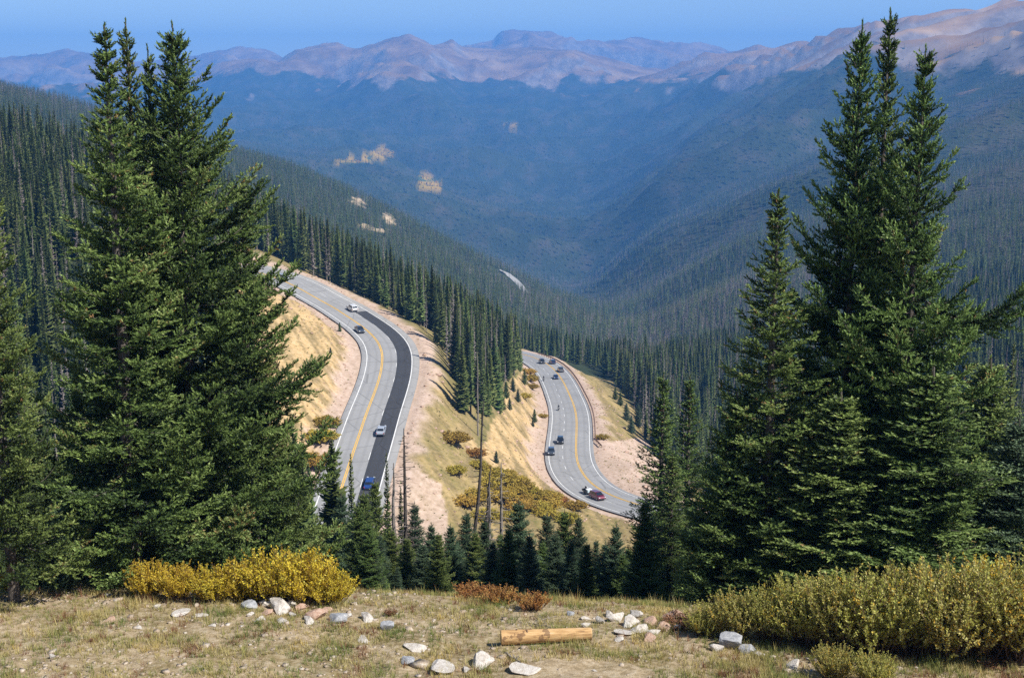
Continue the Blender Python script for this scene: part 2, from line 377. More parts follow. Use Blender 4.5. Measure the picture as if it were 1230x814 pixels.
# control points of the near ground: bench, the slope below it, both legs of the road, banks
CT = []
def ct(px, py, Y=None, z=None):
    p = at_y(px, py, Y) if Y else at_z(px, py, z)
    CT.append(p)
for x, y, z in [(-60, 0, -3.5), (0, 0, -3.0), (60, 0, -3.5), (-60, 8, -8), (0, 8, -8), (60, 8, -8), (-60, 16, -12), (0, 16, -12.2), (60, 16, -12), (-60, 23, -14), (0, 23, -14.2), (60, 23, -13.9),
                (-90, 30, -14.2), (-40, 30, -14.7), (-18, 31, -14.9), (-6, 31, -14.9), (6, 31, -14.9), (18, 31, -14.7), (40, 30, -14.5), (90, 30, -14),
                (-90, 39, -14.5), (-40, 39, -15.1), (-18, 39.5, -15.65), (-10, 39.5, -15.8), (-4, 40, -16.0), (3, 40, -16.25), (10, 39, -16.2), (18, 38.5, -15.7), (40, 39, -15.2), (90, 39, -14.5),
                (-40, 46, -17), (-18, 46, -17.9), (-8, 46, -18.4), (3, 46, -19.0), (12, 46, -19.2), (22, 46, -17.8), (40, 46, -17),
                (-60, 60, -20), (-25, 60, -24), (0, 60, -25.2), (20, 60, -25.5), (50, 60, -22),
                (-80, 100, -32), (-35, 100, -42), (0, 100, -43.5), (35, 100, -44), (80, 100, -36),
                (-90, 150, -46), (-45, 150, -60), (0, 150, -63.5), (45, 150, -66), (110, 150, -55),
                (-110, 200, -52), (-60, 200, -70), (-20, 200, -77), (15, 205, -80), (60, 200, -86), (140, 200, -75),
                (-120, 260, -52), (-75, 260, -66), (100, 280, -98), (180, 300, -85), (-200, 300, -30), (-130, 340, -38), (-80, 340, -52), (-56, 335, -60),
                (-160, 430, -35), (-110, 430, -48), (-85, 430, -55), (-220, 550, -25), (-160, 560, -40), (-110, 560, -60),
                (60, 340, -110), (90, 400, -125), (70, 460, -128), (55, 520, -135), (150, 400, -110), (220, 500, -105), (130, 520, -130), (40, 600, -138)]:
    CT.append((x, y, z))
for P, step in ((LROAD, 14), (RROAD, 14)):
    d, nrm = frame_of(P)
    a, b = (-6, 10) if P is LROAD else (-9, 6)
    for i in range(0, len(P), step):
        for o in (a, (a + b) / 2, b):
            CT.append(tuple(P[i] + nrm[i] * o))
# bank of the upper leg, the sandy cut above the lower leg, the fill below it
dL, nL = frame_of(LROAD); dR, nR = frame_of(RROAD)
def beside(P, nrm, py, off, dz):
    qx, qy = project(P[:, 0], P[:, 1], P[:, 2]); i = int(np.abs(qy - py).argmin())
    q = P[i] + nrm[i] * off; CT.append((q[0], q[1], P[i][2] + dz))
for py in (350, 370, 390): beside(LROAD, nL, py, 17, -1.5); beside(LROAD, nL, py, 30, -9); beside(LROAD, nL, py, 60, -26)
for py in (410, 440): beside(LROAD, nL, py, 16, -2); beside(LROAD, nL, py, 26, -9)
for py in (475, 505): beside(LROAD, nL, py, 15, -1.6); beside(LROAD, nL, py, 23, -8)
for py in (535, 565): beside(LROAD, nL, py, 17, -1.2); beside(LROAD, nL, py, 26, -7)
for py in (380, 400, 430, 470, 510): beside(LROAD, nL, py, -13, 4.5); beside(LROAD, nL, py, -24, 11)
for py in (470, 490, 515): beside(RROAD, nR, py, -12, 2.5); beside(RROAD, nR, py, -19, 10)
for py in (540,): beside(RROAD, nR, py, -12, 2.0); beside(RROAD, nR, py, -20, 8)
for py in (440, 452): beside(RROAD, nR, py, -12, 1.5); beside(RROAD, nR, py, -20, 7)
for py in (445, 465, 490, 515): beside(RROAD, nR, py, 9, -0.4); beside(RROAD, nR, py, 18, -5.5); beside(RROAD, nR, py, 32, -16)
for py in (560, 590): beside(RROAD, nR, py, 18, -0.8); beside(RROAD, nR, py, 34, -12)
for k in (-250, 0, 120, 240, 340, 430, 520, 620, 700, 800, 900, 1000, 1100, 1230, 1500):
    a = (k - CX) / F
    for Y in (720, 900): CT.append((a * Y, Y, float(far_z(np.array([a]), np.array([float(Y)]))[0])))
CT = np.array(CT)
_u, _i = np.unique(np.round(CT[:, :2] / 3), axis=0, return_index=True); CT = CT[np.sort(_i)]
_n = len(CT)
_D = np.linalg.norm(CT[:, None, :2] - CT[None, :, :2], axis=2)
_A = np.zeros((_n + 3, _n + 3)); _A[:_n, :_n] = _D - np.eye(_n) * 1.2; _A[:_n, _n] = 1; _A[:_n, _n + 1:] = CT[:, :2]; _A[_n:, :_n] = _A[:_n, _n:].T
_w = np.linalg.solve(_A, np.r_[CT[:, 2], 0, 0, 0])
def near_z(X, Y):
    z = np.empty(len(X))
    for s in range(0, len(X), 30000):
        x = X[s:s + 30000]; y = Y[s:s + 30000]
        D = np.sqrt((x[:, None] - CT[None, :, 0]) ** 2 + (y[:, None] - CT[None, :, 1]) ** 2)
        z[s:s + 30000] = D @ _w[:_n] + _w[_n] + _w[_n + 1] * x + _w[_n + 2] * y
    return z
def ground(X, Y):
    X = np.atleast_1d(np.asarray(X, float)); Y = np.atleast_1d(np.asarray(Y, float))
    a = X / np.maximum(Y, 1.0)
    z = np.zeros(X.shape)
    wf = sstep(600, 900, Y)
    nm = Y < 900
    if nm.any():
        zn = near_z(X[nm], Y[nm])
        zn = zn + fbm(X[nm] / 26, Y[nm] / 26, 3) * np.interp(Y[nm], [40, 70, 250, 900], [0.0, 0.9, 0.8, 2.5])
        zn = zn + fbm(X[nm] / 3.1, Y[nm] / 3.1, 3) * 0.13 * sstep(60, 20, Y[nm]) + 0.05 * fbm(X[nm] / 0.7, Y[nm] / 0.7, 2) * (Y[nm] < 60)
        # rills running down the sandy cut
        z[nm] = zn * (1 - wf[nm])
    fm = Y > 590
    if fm.any():
        Xf, Yf, af = X[fm], Y[fm], a[fm]
        zf = far_z(af, Yf)
        amp = Yf * np.interp(Yf, [600, 1500, 3500, 8000], [0.002, 0.013, 0.033, 0.014])
        g = ridged(Xf / 2400 + 0.25 * Yf / 1000 + 3.3, Yf / 560 + 0.5 * fbm(Xf / 1200, Yf / 1200, 2), 4, 0.36)
        zf = zf + (g - 0.4) * amp * (0.7 + 0.3 * sstep(-0.3, 0.1, af)) + fbm(Xf / 190, Yf / 190, 3) * np.interp(Yf, [700, 3000], [3, 10])
        zz = zf
        zz = np.maximum(zz, np.where(Yf > 6800, layer_z(L1, af, np.maximum(Yf, 6800)), -1e5))
        zz = np.maximum(zz, np.where(Yf > 10400, layer_z(L2, af, np.maximum(Yf, 10400)), -1e5))
        back = Yf > 8500
        zz = np.where(back, np.maximum(np.maximum(layer_z(L1, af, Yf), layer_z(L2, af, Yf)), zf - (Yf - 8500) * 0.22), zz)
        z[fm] += np.maximum(zz, -640) * wf[fm]
    rm = (Y > 150) & (Y < 700)
    if rm.any():
        zr_ = z[rm]
        for key in 'LR':
            P, lo, hi = ROADS[key]
            lat, rz, idx = road_near(key, X[rm], Y[rm])
            out_ = np.maximum(lo - 1.5 - lat, lat - (hi + 1.5))
            w = 1 - sstep(0, 7, out_)
            zr_ = zr_ * (1 - w) + (rz - 0.35 + 0.22 * sstep(-1.4, 0.2, out_)) * w
        z[rm] = zr_
    return z
def gz(x, y): return float(ground([x], [y])[0])
def hit(px, py, y0=24.0, y1=650.0):
    """where the sight line through that pixel meets the ground"""
    Y = np.concatenate([np.linspace(y0, 60, 600), np.linspace(60.2, y1, 1500)])
    Y = Y[Y >= y0]
    u = (px - CX) / F; v = (CY - py) / F; t = Y / (CP + v * SP)
    X = u * t; Z = t * (-SP + v * CP)
    g = ground(X, Y)
    k = np.argmax(g >= Z)
    return float(X[k]), float(Y[k]), float(g[k])

# ------------------------------------------------------------------ terrain mesh (one sheet to beyond the horizon)
rings = np.concatenate([np.linspace(-6, 22, 15)[:-1], np.linspace(22, 48, 120)[:-1], np.geomspace(48, 215, 110)[:-1], np.linspace(215, 560, 300)[:-1], np.geomspace(560, 15500, 480)])
az = np.linspace(-0.80, 0.80, 760)
GY, GA_ = np.meshgrid(rings, az, indexing='ij')
GX = GA_ * np.maximum(GY, 22 + 0 * GY) * 1.0
nearw = GY < 60
GX = np.where(nearw, GA_ * 60 * (0.35 + 0.65 * np.clip(GY, 0, 60) / 60) * 1.0, GX)
fx, fy = GX.ravel(), GY.ravel()
GZ = ground(fx, fy)
nr, na = GX.shape
ii = (np.arange(nr - 1)[:, None] * na + np.arange(na - 1)[None, :]).ravel()
quads = np.stack([ii, ii + 1, ii + na + 1, ii + na], 1)
# masks: (gravel, sandy soil, dry grass, 1) and (bare bench soil, tundra, aspen, rock)
qx, qy = project(fx, fy, GZ)
m1 = np.zeros((len(fx), 4)); m2 = np.zeros((len(fx), 4)); m1[:, 3] = 0
def inpoly(px, py, poly):
    r = np.zeros(px.shape, bool); n = len(poly)
    for k in range(n):
        x1, y1 = poly[k]; x2, y2 = poly[(k + 1) % n]
        c = ((y1 > py) != (y2 > py)) & (px < (x2 - x1) * (py - y1) / (y2 - y1 + 1e-12) + x1)
        r ^= c
    return r
rm = (fy > 150) & (fy < 620)
latL = np.full(fx.shape, 999.0); latR = latL.copy()
latL[rm], _, _ = road_near('L', fx[rm], fy[rm]); latR[rm], _, _ = road_near('R', fx[rm], fy[rm])
wob = fbm(fx / 9, fy / 9, 3)
near_road = np.minimum(np.maximum(-5.3 - latL, latL - 9.6), np.maximum(-8.6 - latR, latR - 4.9))
gravel = 1 - sstep(2.5, 6.0, near_road + wob * 2.6)
gravel = np.maximum(gravel, inpoly(qx, qy, [(705, 535), (770, 525), (830, 580), (830, 640), (765, 605), (720, 575)]) * rm)
gravel = np.maximum(gravel, inpoly(qx + wob * 3, qy, [(495, 560), (530, 580), (540, 640), (530, 720), (480, 720), (470, 600)]) * rm * 0.9)
OPEN = [(285, 326), (345, 318), (400, 341), (450, 369), (500, 399), (517, 428), (536, 464), (560, 508), (576, 540), (592, 512), (602, 482), (610, 464), (627, 447), (618, 440), (600, 425), (600, 412),
        (640, 415), (690, 422), (730, 452), (770, 498), (778, 540), (800, 560), (880, 610), (880, 760), (385, 760), (385, 660), (285, 600)]
openm = inpoly(qx + wob * 3, qy + wob * 2, OPEN) & rm
sand = openm & (inpoly(qx + wob * 4, qy, [(570, 500), (600, 450), (660, 440), (672, 540), (650, 600), (600, 575), (560, 535)]) | (latL < -5))
grass = openm & ~sand
band = 0.5 + 0.5 * np.sin((qx * 0.8 - qy * 0.55) * 0.55 + wob * 2.5)          # erosion streaks running down the banks
rill = sstep(-.15, .6, pnoise((qx * 0.82 - qy * 0.57) * 0.20 + wob * .25, (qx * .57 + qy * .82) * .03) + .5 * pnoise((qx * 0.82 - qy * 0.57) * 0.5, qy * .07) + .15)
m1[:, 3] = rill * openm * (1 - gravel * .75)
m1[:, 0] = gravel * (rm)
m1[:, 1] = np.where(sand, 1.0, 0) + np.where(grass, np.clip(0.30 * band + 0.25 * wob, 0, 0.8), 0)
m1[:, 2] = np.maximum(grass * 1.0, rm * .75 * (1 - sstep(16, 34, near_road + 3 * wob)))
m2[:, 0] = 1 - sstep(43, 47, fy + 1.5 * wob)
tl = GZ + fbm(fx / 700, fy / 700, 4) * 100 + fbm(fx / 160, fy / 160, 3) * 60 - np.interp(fy, [3500, 5000, 7000, 9500, 14000], [50, 25, 0, -25, -60])
m2[:, 1] = sstep(-50, 65, tl) * (fy > 3000)
for cx, cy, rx, ry, w in [(460, 186, 20, 6, 1), (512, 221, 17, 8, 1), (425, 194, 20, 2.5, 1), (440, 192, 12, 5, 1), (613, 150, 9, 2.5, .8)]:
    d = ((qx - cx) / rx) ** 2 + ((qy - cy) / ry) ** 2
    ok = (fy > 2500) & (fy < 7500)
    m2[:, 2] = np.maximum(m2[:, 2], ok * w * sstep(1.15, 0.5, d + 1.1 * fbm(fx / 130, fy / 130, 3)))
for cx, cy, rx, ry in [(430, 243, 10, 6), (466, 261, 8, 5), (439, 273, 10, 4), (456, 277, 12, 2), (470, 266, 6, 4)]:   # bare road cuts on the spur
    d = (((qx - cx) - (qy - cy) * (1.0 if cx > 600 else 0.6)) / rx) ** 2 + ((qy - cy) / ry) ** 2
    ok = (fy > 1000) & (fy < 3300)
    m2[:, 3] = np.maximum(m2[:, 3], ok * sstep(1.05, 0.8, d + 1.3 * fbm(fx / 24, fy / 30, 4)))
me = mesh_np('ground', np.stack([fx, fy, GZ], 1), quads, None, n=4, smooth=True, attrs={'ground_mask': m1, 'land_mask': m2})
def ground_mat():
    m, t, p = nodes('mountain_ground')
    pos = geo_pos(t)
    A = attr_node(t, 'ground_mask'); B = attr_node(t, 'land_mask')
    sa = t.nodes.new('ShaderNodeSeparateColor'); t.links.new(A.outputs['Color'], sa.inputs[0])
    sb = t.nodes.new('ShaderNodeSeparateColor'); t.links.new(B.outputs['Color'], sb.inputs[0])
    n1 = noise(t, 0.9, 6, pos, 0.7); n2 = noise(t, 0.12, 5, pos, 0.6); n3 = noise(t, 4.5, 6, pos, 0.75); n4 = noise(t, 0.012, 8, pos, 0.65); n5 = noise(t, 0.003, 9, pos, 0.62)
    forest = ramp(t, [(0.32, (0.022, 0.034, 0.016)), (0.5, (0.040, 0.052, 0.026)), (0.7, (0.085, 0.075, 0.055))], n4)
    grass = ramp(t, [(0.34, (0.15, 0.14, 0.045)), (0.5, (0.24, 0.19, 0.075)), (0.62, (0.36, 0.26, 0.12))], n1)
    grass2 = ramp(t, [(0.40, (0.12, 0.125, 0.04)), (0.60, (0.38, 0.28, 0.13))], n2)
    grass = mix(t, grass, grass2, 0.5)
    sand = ramp(t, [(0.3, (0.34, 0.22, 0.10)), (0.5, (0.50, 0.35, 0.17)), (0.7, (0.58, 0.43, 0.26))], n1)
    gravel = ramp(t, [(0.3, (0.36, 0.255, 0.19)), (0.5, (0.49, 0.365, 0.285)), (0.7, (0.58, 0.46, 0.38))], n1)
    c = mix(t, forest, grass, sa.outputs[2]); c = mix(t, c, sand, sa.outputs[1]); c = mix(t, c, gravel, sa.outputs[0])
    c = mix(t, c, ramp(t, [(0.35, (0.13, 0.105, 0.045)), (0.65, (0.27, 0.20, 0.10))], n1), mth(t, 'MULTIPLY', A.outputs['Alpha'], 0.85))
    bench = ramp(t, [(0.36, (0.13, 0.085, 0.05)), (0.47, (0.28, 0.20, 0.13)), (0.55, (0.42, 0.33, 0.235)), (0.66, (0.54, 0.46, 0.37))], n3)
    bench2 = ramp(t, [(0.40, (0.20, 0.17, 0.06)), (0.58, (0.40, 0.32, 0.19))], noise(t, 0.45, 5, pos, 0.65))
    c = mix(t, c, mix(t, bench, bench2, 0.45), sb.outputs[0])
    # alpine tundra and broken rock: steeper ground is barer
    gn = t.nodes.new('ShaderNodeNewGeometry'); sz = t.nodes.new('ShaderNodeSeparateXYZ'); t.links.new(gn.outputs['Normal'], sz.inputs[0])
    tund = ramp(t, [(0.35, (0.17, 0.10, 0.05)), (0.5, (0.29, 0.175, 0.085)), (0.65, (0.42, 0.28, 0.155))], n5)
    rockc = ramp(t, [(0.38, (0.16, 0.13, 0.12)), (0.62, (0.32, 0.265, 0.235))], n4)
    mr = t.nodes.new('ShaderNodeMapRange'); t.links.new(sz.outputs[2], mr.inputs[0]); mr.inputs[1].default_value = 0.93; mr.inputs[2].default_value = 0.78
    tund = mix(t, tund, rockc, mr.outputs[0])
    mp = t.nodes.new('ShaderNodeMapRange'); t.links.new(mth(t, 'ADD', sb.outputs[1], mth(t, 'MULTIPLY', mth(t, 'SUBTRACT', n4, 0.5), 1.3)), mp.inputs[0]); mp.inputs[1].default_value = 0.30; mp.inputs[2].default_value = 0.68
    c = mix(t, c, tund, mp.outputs[0])
    asp = ramp(t, [(0.42, (0.10, 0.15, 0.04)), (0.48, (0.70, 0.44, 0.03)), (0.6, (0.85, 0.50, 0.04))], n4)
    c = mix(t, c, asp, mth(t, 'MULTIPLY', sb.outputs[2], 0.5))
    c = mix(t, c, ramp(t, [(0.35, (0.26, 0.18, 0.10)), (0.6, (0.52, 0.41, 0.27))], n2), attr_node(t, 'land_mask').outputs['Alpha'])
    t.links.new(c, p.inputs['Base Color'])
    h1 = noise(t, 0.006, 12, pos, 0.72)
    b1 = bump(t, h1, 60.0, 0.55)
    b2 = t.nodes.new('ShaderNodeBump'); b2.inputs['Distance'].default_value = 0.10; b2.inputs['Strength'].default_value = 0.7
    t.links.new(n3, b2.inputs['Height']); t.links.new(b1, b2.inputs['Normal']); 
    # the coarse relief belongs to the far land only
    sp = t.nodes.new('ShaderNodeSeparateXYZ'); t.links.new(pos, sp.inputs[0])
    fr = t.nodes.new('ShaderNodeMapRange'); t.links.new(sp.outputs[1], fr.inputs[0]); fr.inputs[1].default_value = 4500; fr.inputs[2].default_value = 8000
    bn = t.nodes[-2] if False else None
    for nd in t.nodes:
        if nd.type == 'BUMP' and nd.inputs['Distance'].default_value == 60.0: t.links.new(mth(t, 'MULTIPLY', fr.outputs[0], 0.7), nd.inputs['Strength'])
    t.links.new(b2.outputs[0], p.inputs['Normal'])
    p.inputs['Roughness'].default_value = 0.95; p.inputs['Specular IOR Level'].default_value = 0.1
    return m
me.materials.append(ground_mat())
tag(link('ground', me), kind='structure')

# ------------------------------------------------------------------ road surfaces and markings
def strip(P, o0, o1, dz, name, mat, i0=0, i1=None, gate=None, parent=None, skirt=0.0):
    """ribbon along a road between two lateral offsets; gate(s) keeps or drops stretches by distance"""
    d, nrm = frame_of(P); i1 = i1 or len(P)
    s = np.r_[0, np.cumsum(np.linalg.norm(np.diff(P, axis=0), axis=1))]
    idx = np.arange(i0, i1); V = []; UV = []
    fo0 = o0(s) if callable(o0) else np.full(len(P), float(o0)); fo1 = o1(s) if callable(o1) else np.full(len(P), float(o1))
    a = P + nrm * fo0[:, None]; b = P + nrm * fo1[:, None]
    a[:, 2] += dz; b[:, 2] += dz
    V = np.empty((len(idx) * 2, 3)); V[0::2] = a[idx]; V[1::2] = b[idx]
    T = []
    for k in range(len(idx) - 1):
        if gate is None or gate(s[idx[k]]): T.append((2 * k, 2 * k + 1, 2 * k + 3, 2 * k + 2))
    me = mesh_np(name, V, np.array(T), mat, n=4)
    uv = me.uv_layers.new(name='UVMap')
    lo = np.empty(len(V)); lo[0::2] = fo0[idx]; lo[1::2] = fo1[idx]; ss = np.repeat(s[idx], 2)
    vi = np.array(T).ravel(); uv.data.foreach_set('uv', np.stack([lo[vi], ss[vi]], 1).astype(np.float32).ravel())
    return tag(link(name, me), kind='structure')
def ribbons(P, name, mat, offs, w, dz, gate=None):
    d, nrm = frame_of(P); s = np.r_[0, np.cumsum(np.linalg.norm(np.diff(P, axis=0), axis=1))]
    V = []; T = []
    for o in offs:
        base = len(V); a = P + nrm * (o - w / 2); b = P + nrm * (o + w / 2)
        for k in range(len(P)):
            V.append((a[k][0], a[k][1], a[k][2] + dz)); V.append((b[k][0], b[k][1], b[k][2] + dz))
        for k in range(len(P) - 1):
            if gate is None or gate(s[k]): T.append((base + 2 * k, base + 2 * k + 1, base + 2 * k + 3, base + 2 * k + 2))
    return tag(link(name, mesh_np(name, V, np.array(T), mat, n=4)), kind='structure')
sL = np.r_[0, np.cumsum(np.linalg.norm(np.diff(LROAD, axis=0), axis=1))]
_qx, _qy = project(LROAD[:, 0], LROAD[:, 1], LROAD[:, 2])
iB = int(np.abs(_qy - 375).argmin())                    # the new black surface ends here
strip(LROAD, -5.2, 9.4, 0.0, 'road', M['road_grey'])
strip(LROAD, 3.75, 7.35, 0.02, 'road', M['road_black'], 0, iB)
strip(LROAD, 7.35, 9.4, 0.012, 'road_shoulder', M['road_shoulder'])
strip(RROAD, -8.4, 4.8, 0.0, 'road', M['road_grey'])
ribbons(LROAD, 'road_marking', M['paint_yellow'], (-0.17, 0.17), 0.19, 0.035)
ribbons(LROAD, 'road_marking', M['paint_white'], (-3.85,), 0.20, 0.035)
ribbons(LROAD, 'road_marking', M['paint_white'], (7.50,), 0.20, 0.035)
ribbons(LROAD, 'road_marking', M['paint_white'], (3.62,), 0.12, 0.035, gate=lambda s: (s % 12.2) < 3.6)
ribbons(RROAD, 'road_marking', M['paint_yellow'], (-0.17, 0.17), 0.19, 0.035)
ribbons(RROAD, 'road_marking', M['paint_white'], (-7.40, 3.75), 0.20, 0.035)
ribbons(RROAD, 'road_marking', M['paint_white'], (-3.70,), 0.16, 0.035, gate=lambda s: (s % 12.2) < 3.6)

# guardrail on the outer edge of the lower leg
def guardrail():
    qx_, qy_ = project(RROAD[:, 0], RROAD[:, 1], RROAD[:, 2])
    i0 = int(np.abs(qy_ - 537).argmin()); i1 = int(np.abs(qy_ - 426).argmin())
    P = RROAD[i0:i1]; d, nrm = frame_of(P)
    off = np.full(len(P), 5.3); off[:8] += np.linspace(1.6, 0, 8)
    Q = P + nrm * off[:, None]
    mid = Q[0].copy(); root = empty('guardrail', mid)
    tag(root, 'long rusty brown guardrail curving along the outer edge of the lower road', 'guardrail')
    prof = [(-0.06, 0.38), (0.02, 0.47), (-0.06, 0.57), (0.02, 0.67), (-0.06, 0.82), (0.05, 0.82), (0.10, 0.67), (0.04, 0.57), (0.10, 0.47), (0.05, 0.38)]
    V = []; T = []
    for k in range(len(Q)):
        for o, h in prof: V.append(Q[k] + nrm[k] * o + np.array([0, 0, h]) - mid)
    n = len(prof)
    for k in range(len(Q) - 1):
        for j in range(n): T.append((k * n + j, k * n + (j + 1) % n, (k + 1) * n + (j + 1) % n, (k + 1) * n + j))
    link('rail', mesh_np('rail', np.array(V), np.array(T), M['rail_steel'], n=4), root)
    pm = None; cnt = 0
    for k in range(0, len(Q), 2):
        if cnt >= 98: break
        if pm is None:
            bm = bmesh.new(); bmesh.ops.create_cube(bm, size=1, matrix=Matrix.Translation((0.17, 0, 0.2)) @ Matrix.Diagonal((0.15, 0.2, 1.1, 1)))
            bmesh.ops.bevel(bm, geom=bm.edges[:], offset=0.015, segments=1, affect='EDGES')
            pm = bpy.data.meshes.new('post'); bm.to_mesh(pm); bm.free(); pm.materials.append(M['wood_post'])
        o = link('post', pm, root, tuple(Q[k] - mid), math.atan2(nrm[k][1], nrm[k][0])); cnt += 1
guardrail()

# a short stretch of the same road far down the spur, with its pale cut bank
def far_stretch():
    pts = []
    for px, py in [(600, 326), (606, 329), (613, 333), (620, 339), (626, 346), (631, 354)]:
        Y = np.linspace(800, 2600, 900); u = (px - CX) / F; v = (CY - py) / F; t_ = Y / (CP + v * SP); X = u * t_; Zs = t_ * (-SP + v * CP); G = ground(X, Y); k = int(np.argmax(G >= Zs))
        pts.append((X[k], Y[k], G[k] + 1.0))
    P = smooth_line(pts, 4.0, 2)
    d, nrm = frame_of(P); P2 = P.copy()
    ribbons(P2, 'road', M['road_shoulder'], (0,), 8.0, 1.2)
    return P
FARP = far_stretch()

# ------------------------------------------------------------------ conifers
def nrmz(v): return v / (np.linalg.norm(v, axis=-1, keepdims=True) + 1e-9)
def spruce_meshes(name, H, Rad, seed, mat, layers_gap=0.34, per=5.5, twig_gap=0.15, twig_len=0.19, needle=0.066, nw=0.026, K=9, base=0.07, cones=True, power=0.85, clump=0.30, longs=()):
    """near tree: whorled limbs that droop then lift, side branchlets, and needle tufts on every twig.
    longs: extra long limbs as (height fraction, azimuth, length)"""
    g = np.random.default_rng(seed)
    limbs = []; TW = []      # twig: origin, direction, length, tone
    z = H * base
    az0 = 0
    while z < H - 0.42:
        t = z / H
        prof = (1 - t) ** (power + 0.25 * max(0, (t - .7) / .3)) * (0.80 + 0.2 * math.sin(min(1, (t + 0.04) / 0.16) * math.pi / 2)) * min(1, 0.75 + t * 2)
        L0 = Rad * prof + 0.06
        n = max(3, int(per * (0.55 + 0.6 * (1 - t))))
        for k in range(n):
            az0 += 2.399963 + g.normal(0, .25)
            L = L0 * (g.uniform(0.85, 1.18) if g.random() < 0.42 else g.uniform(0.30, 0.66)) * (1.18 if g.random() < .05 else 1)
            limbs.append((z + g.normal(0, .08), az0, L, t))
        z += layers_gap * (0.55 + 0.6 * (1 - t)) * g.uniform(0.8, 1.2)
    for f, a_, l_ in longs: limbs += [(f * H, a_, l_, .16), (f * H - 0.2, a_ + 0.07, l_ * .85, .16), (f * H + .12, a_ - 0.08, l_ * .75, .2)]
    paths = []
    for (z, a, L, t) in limbs:
        up0 = (-0.18 + 0.95 * t ** 1.3) + g.normal(0, .07)         # limb's slope at the trunk
        m = max(3, int(L / 0.22) + 1); s = np.linspace(0, 1, m)
        sag = -0.30 * (1 - t) * L
        dz = up0 * L * s + sag * np.sin(s * math.pi * 0.75) * 0.8 + (0.18 + 0.12 * (1 - t)) * L * s ** 3
        wob = np.cumsum(g.normal(0, .03, m)) * L * .4
        ca, sa = math.cos(a), math.sin(a)
        P = np.stack([ca * L * s - sa * wob, sa * L * s + ca * wob, z + dz], 1)
        paths.append((P, 0.006 + 0.012 * L * (1 - s) * .6))
        tone_l = g.normal(0, .17)
        D = nrmz(np.gradient(P, axis=0))
        # branchlets along the outer part of the limb
        nb = max(3, int(L / (twig_gap * 0.82)))
        s0 = 0.16 if L > 1 else 0.06
        for q in range(nb):
            u = s0 + (1 - s0) * (q + g.random()) / nb
            if L > 1.2 and g.random() < clump * (1 - u): continue
            i = min(m - 2, int(u * (m - 1))); f = u * (m - 1) - i
            o = P[i] * (1 - f) + P[i + 1] * f; d = D[i]
            side = 1 if q % 2 else -1
            lat = np.array([-d[1], d[0], 0]) * side
            bl = min(0.95, (0.13 + 0.50 * L * (1 - u) ** 0.6 * (0.30 + 1.0 * u)) * g.uniform(.65, 1.2))
            dd = nrmz(d * g.uniform(.65, 1.0) + lat * g.uniform(.5, 1.0) + np.array([0, 0, g.normal(.08, .22)]))
            nt_ = max(1, int(bl / (twig_gap * .62)))
            for w in range(nt_ + 1):
                uu = (w + .3) / (nt_ + 1); oo = o + dd * bl * uu + np.array([0, 0, -0.22 * bl * uu * uu * (1 - t)])
                if w == nt_: td = dd + np.array([0, 0, .18])
                else:
                    s2 = 1 if w % 2 else -1
                    td = dd * .75 + np.array([-dd[1], dd[0], 0]) * s2 * .75 + np.array([0, 0, g.normal(0.10, .3)])
                tl = twig_len * g.uniform(.7, 1.25)
                TW.append((*oo, *td, tl, np.clip(0.18 + 0.55 * u * (0.4 + .6 * uu) + tone_l + g.normal(0, .10), 0, 0.93)))  # tone falls towards the trunk: pale young tips, painted shade inside
        TW.append((*P[-1], *(D[-1] + np.array([0, 0, .25])), twig_len * 1.3, .7)); 
    # leader
    for q in range(16):
        zz = H - 1.5 + q * 0.1
        TW.append((0, 0, zz, g.normal(0, .2), g.normal(0, .2), 1, .14 if q < 9 else .10, .6))
    paths.append((np.array([(0, 0, H - 1.6), (0, 0, H)]), np.array([.02, .012])))
    if cones:                                                       # brown cones among the upper twigs
        for q in range(260):
            tw = TW[g.integers(len(TW))]
            if tw[2] > H * .45: TW.append((*tw[:3], 0, 0, -1, .09, 1.0))
    A = np.array(TW); O = A[:, :3]; Dv = nrmz(A[:, 3:6]); Lt = A[:, 6]; tone = A[:, 7]
    n = len(A)
    ref = np.where(np.abs(Dv[:, 2:3]) < .9, np.array([[0, 0, 1.0]]), np.array([[1.0, 0, 0]]))
    a = nrmz(np.cross(Dv, ref)); b = np.cross(Dv, a)
    th = (np.arange(K)[None, :] * 2.4 + g.random((n, 1)) * 6.28)
    rad = np.cos(th)[..., None] * a[:, None] + np.sin(th)[..., None] * b[:, None]
    pos = O[:, None] + Dv[:, None] * (Lt[:, None] * ((np.arange(K) + .3) / K)[None])[..., None]
    nl = needle * g.uniform(.75, 1.25, (n, K))[..., None]
    tip = pos + (Dv[:, None] * .85 + rad * .75) * nl
    wv = np.cross(np.broadcast_to(Dv[:, None], rad.shape), rad) * nw
    back = pos - Dv[:, None] * nl * .25
    V = np.stack([back - wv, back + wv, tip], 2).reshape(-1, 3)
    T = np.arange(len(V)).reshape(-1, 3)
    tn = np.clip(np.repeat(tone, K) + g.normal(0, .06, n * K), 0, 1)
    # keep the cones' tone
    crown = mesh_np(name + '_crown', V, T, mat, attr=tn)
    zt = np.linspace(0, H, 12); rt = 0.012 * H * (1 - zt / H) ** .8 + .012
    lean = np.stack([0.02 * np.sin(zt), 0.02 * np.cos(zt * 1.3), zt], 1)
    Vt, Tt = tubes([(lean, rt)], 10); Vb, Tb = tubes([p_ for p_ in paths if True], 3)
    trunk = mesh_np(name + '_trunk', np.concatenate([Vt, Vb]), np.concatenate([Tt, Tb + len(Vt)]), M['bark'], smooth=True)
    return crown, trunk, H, Rad
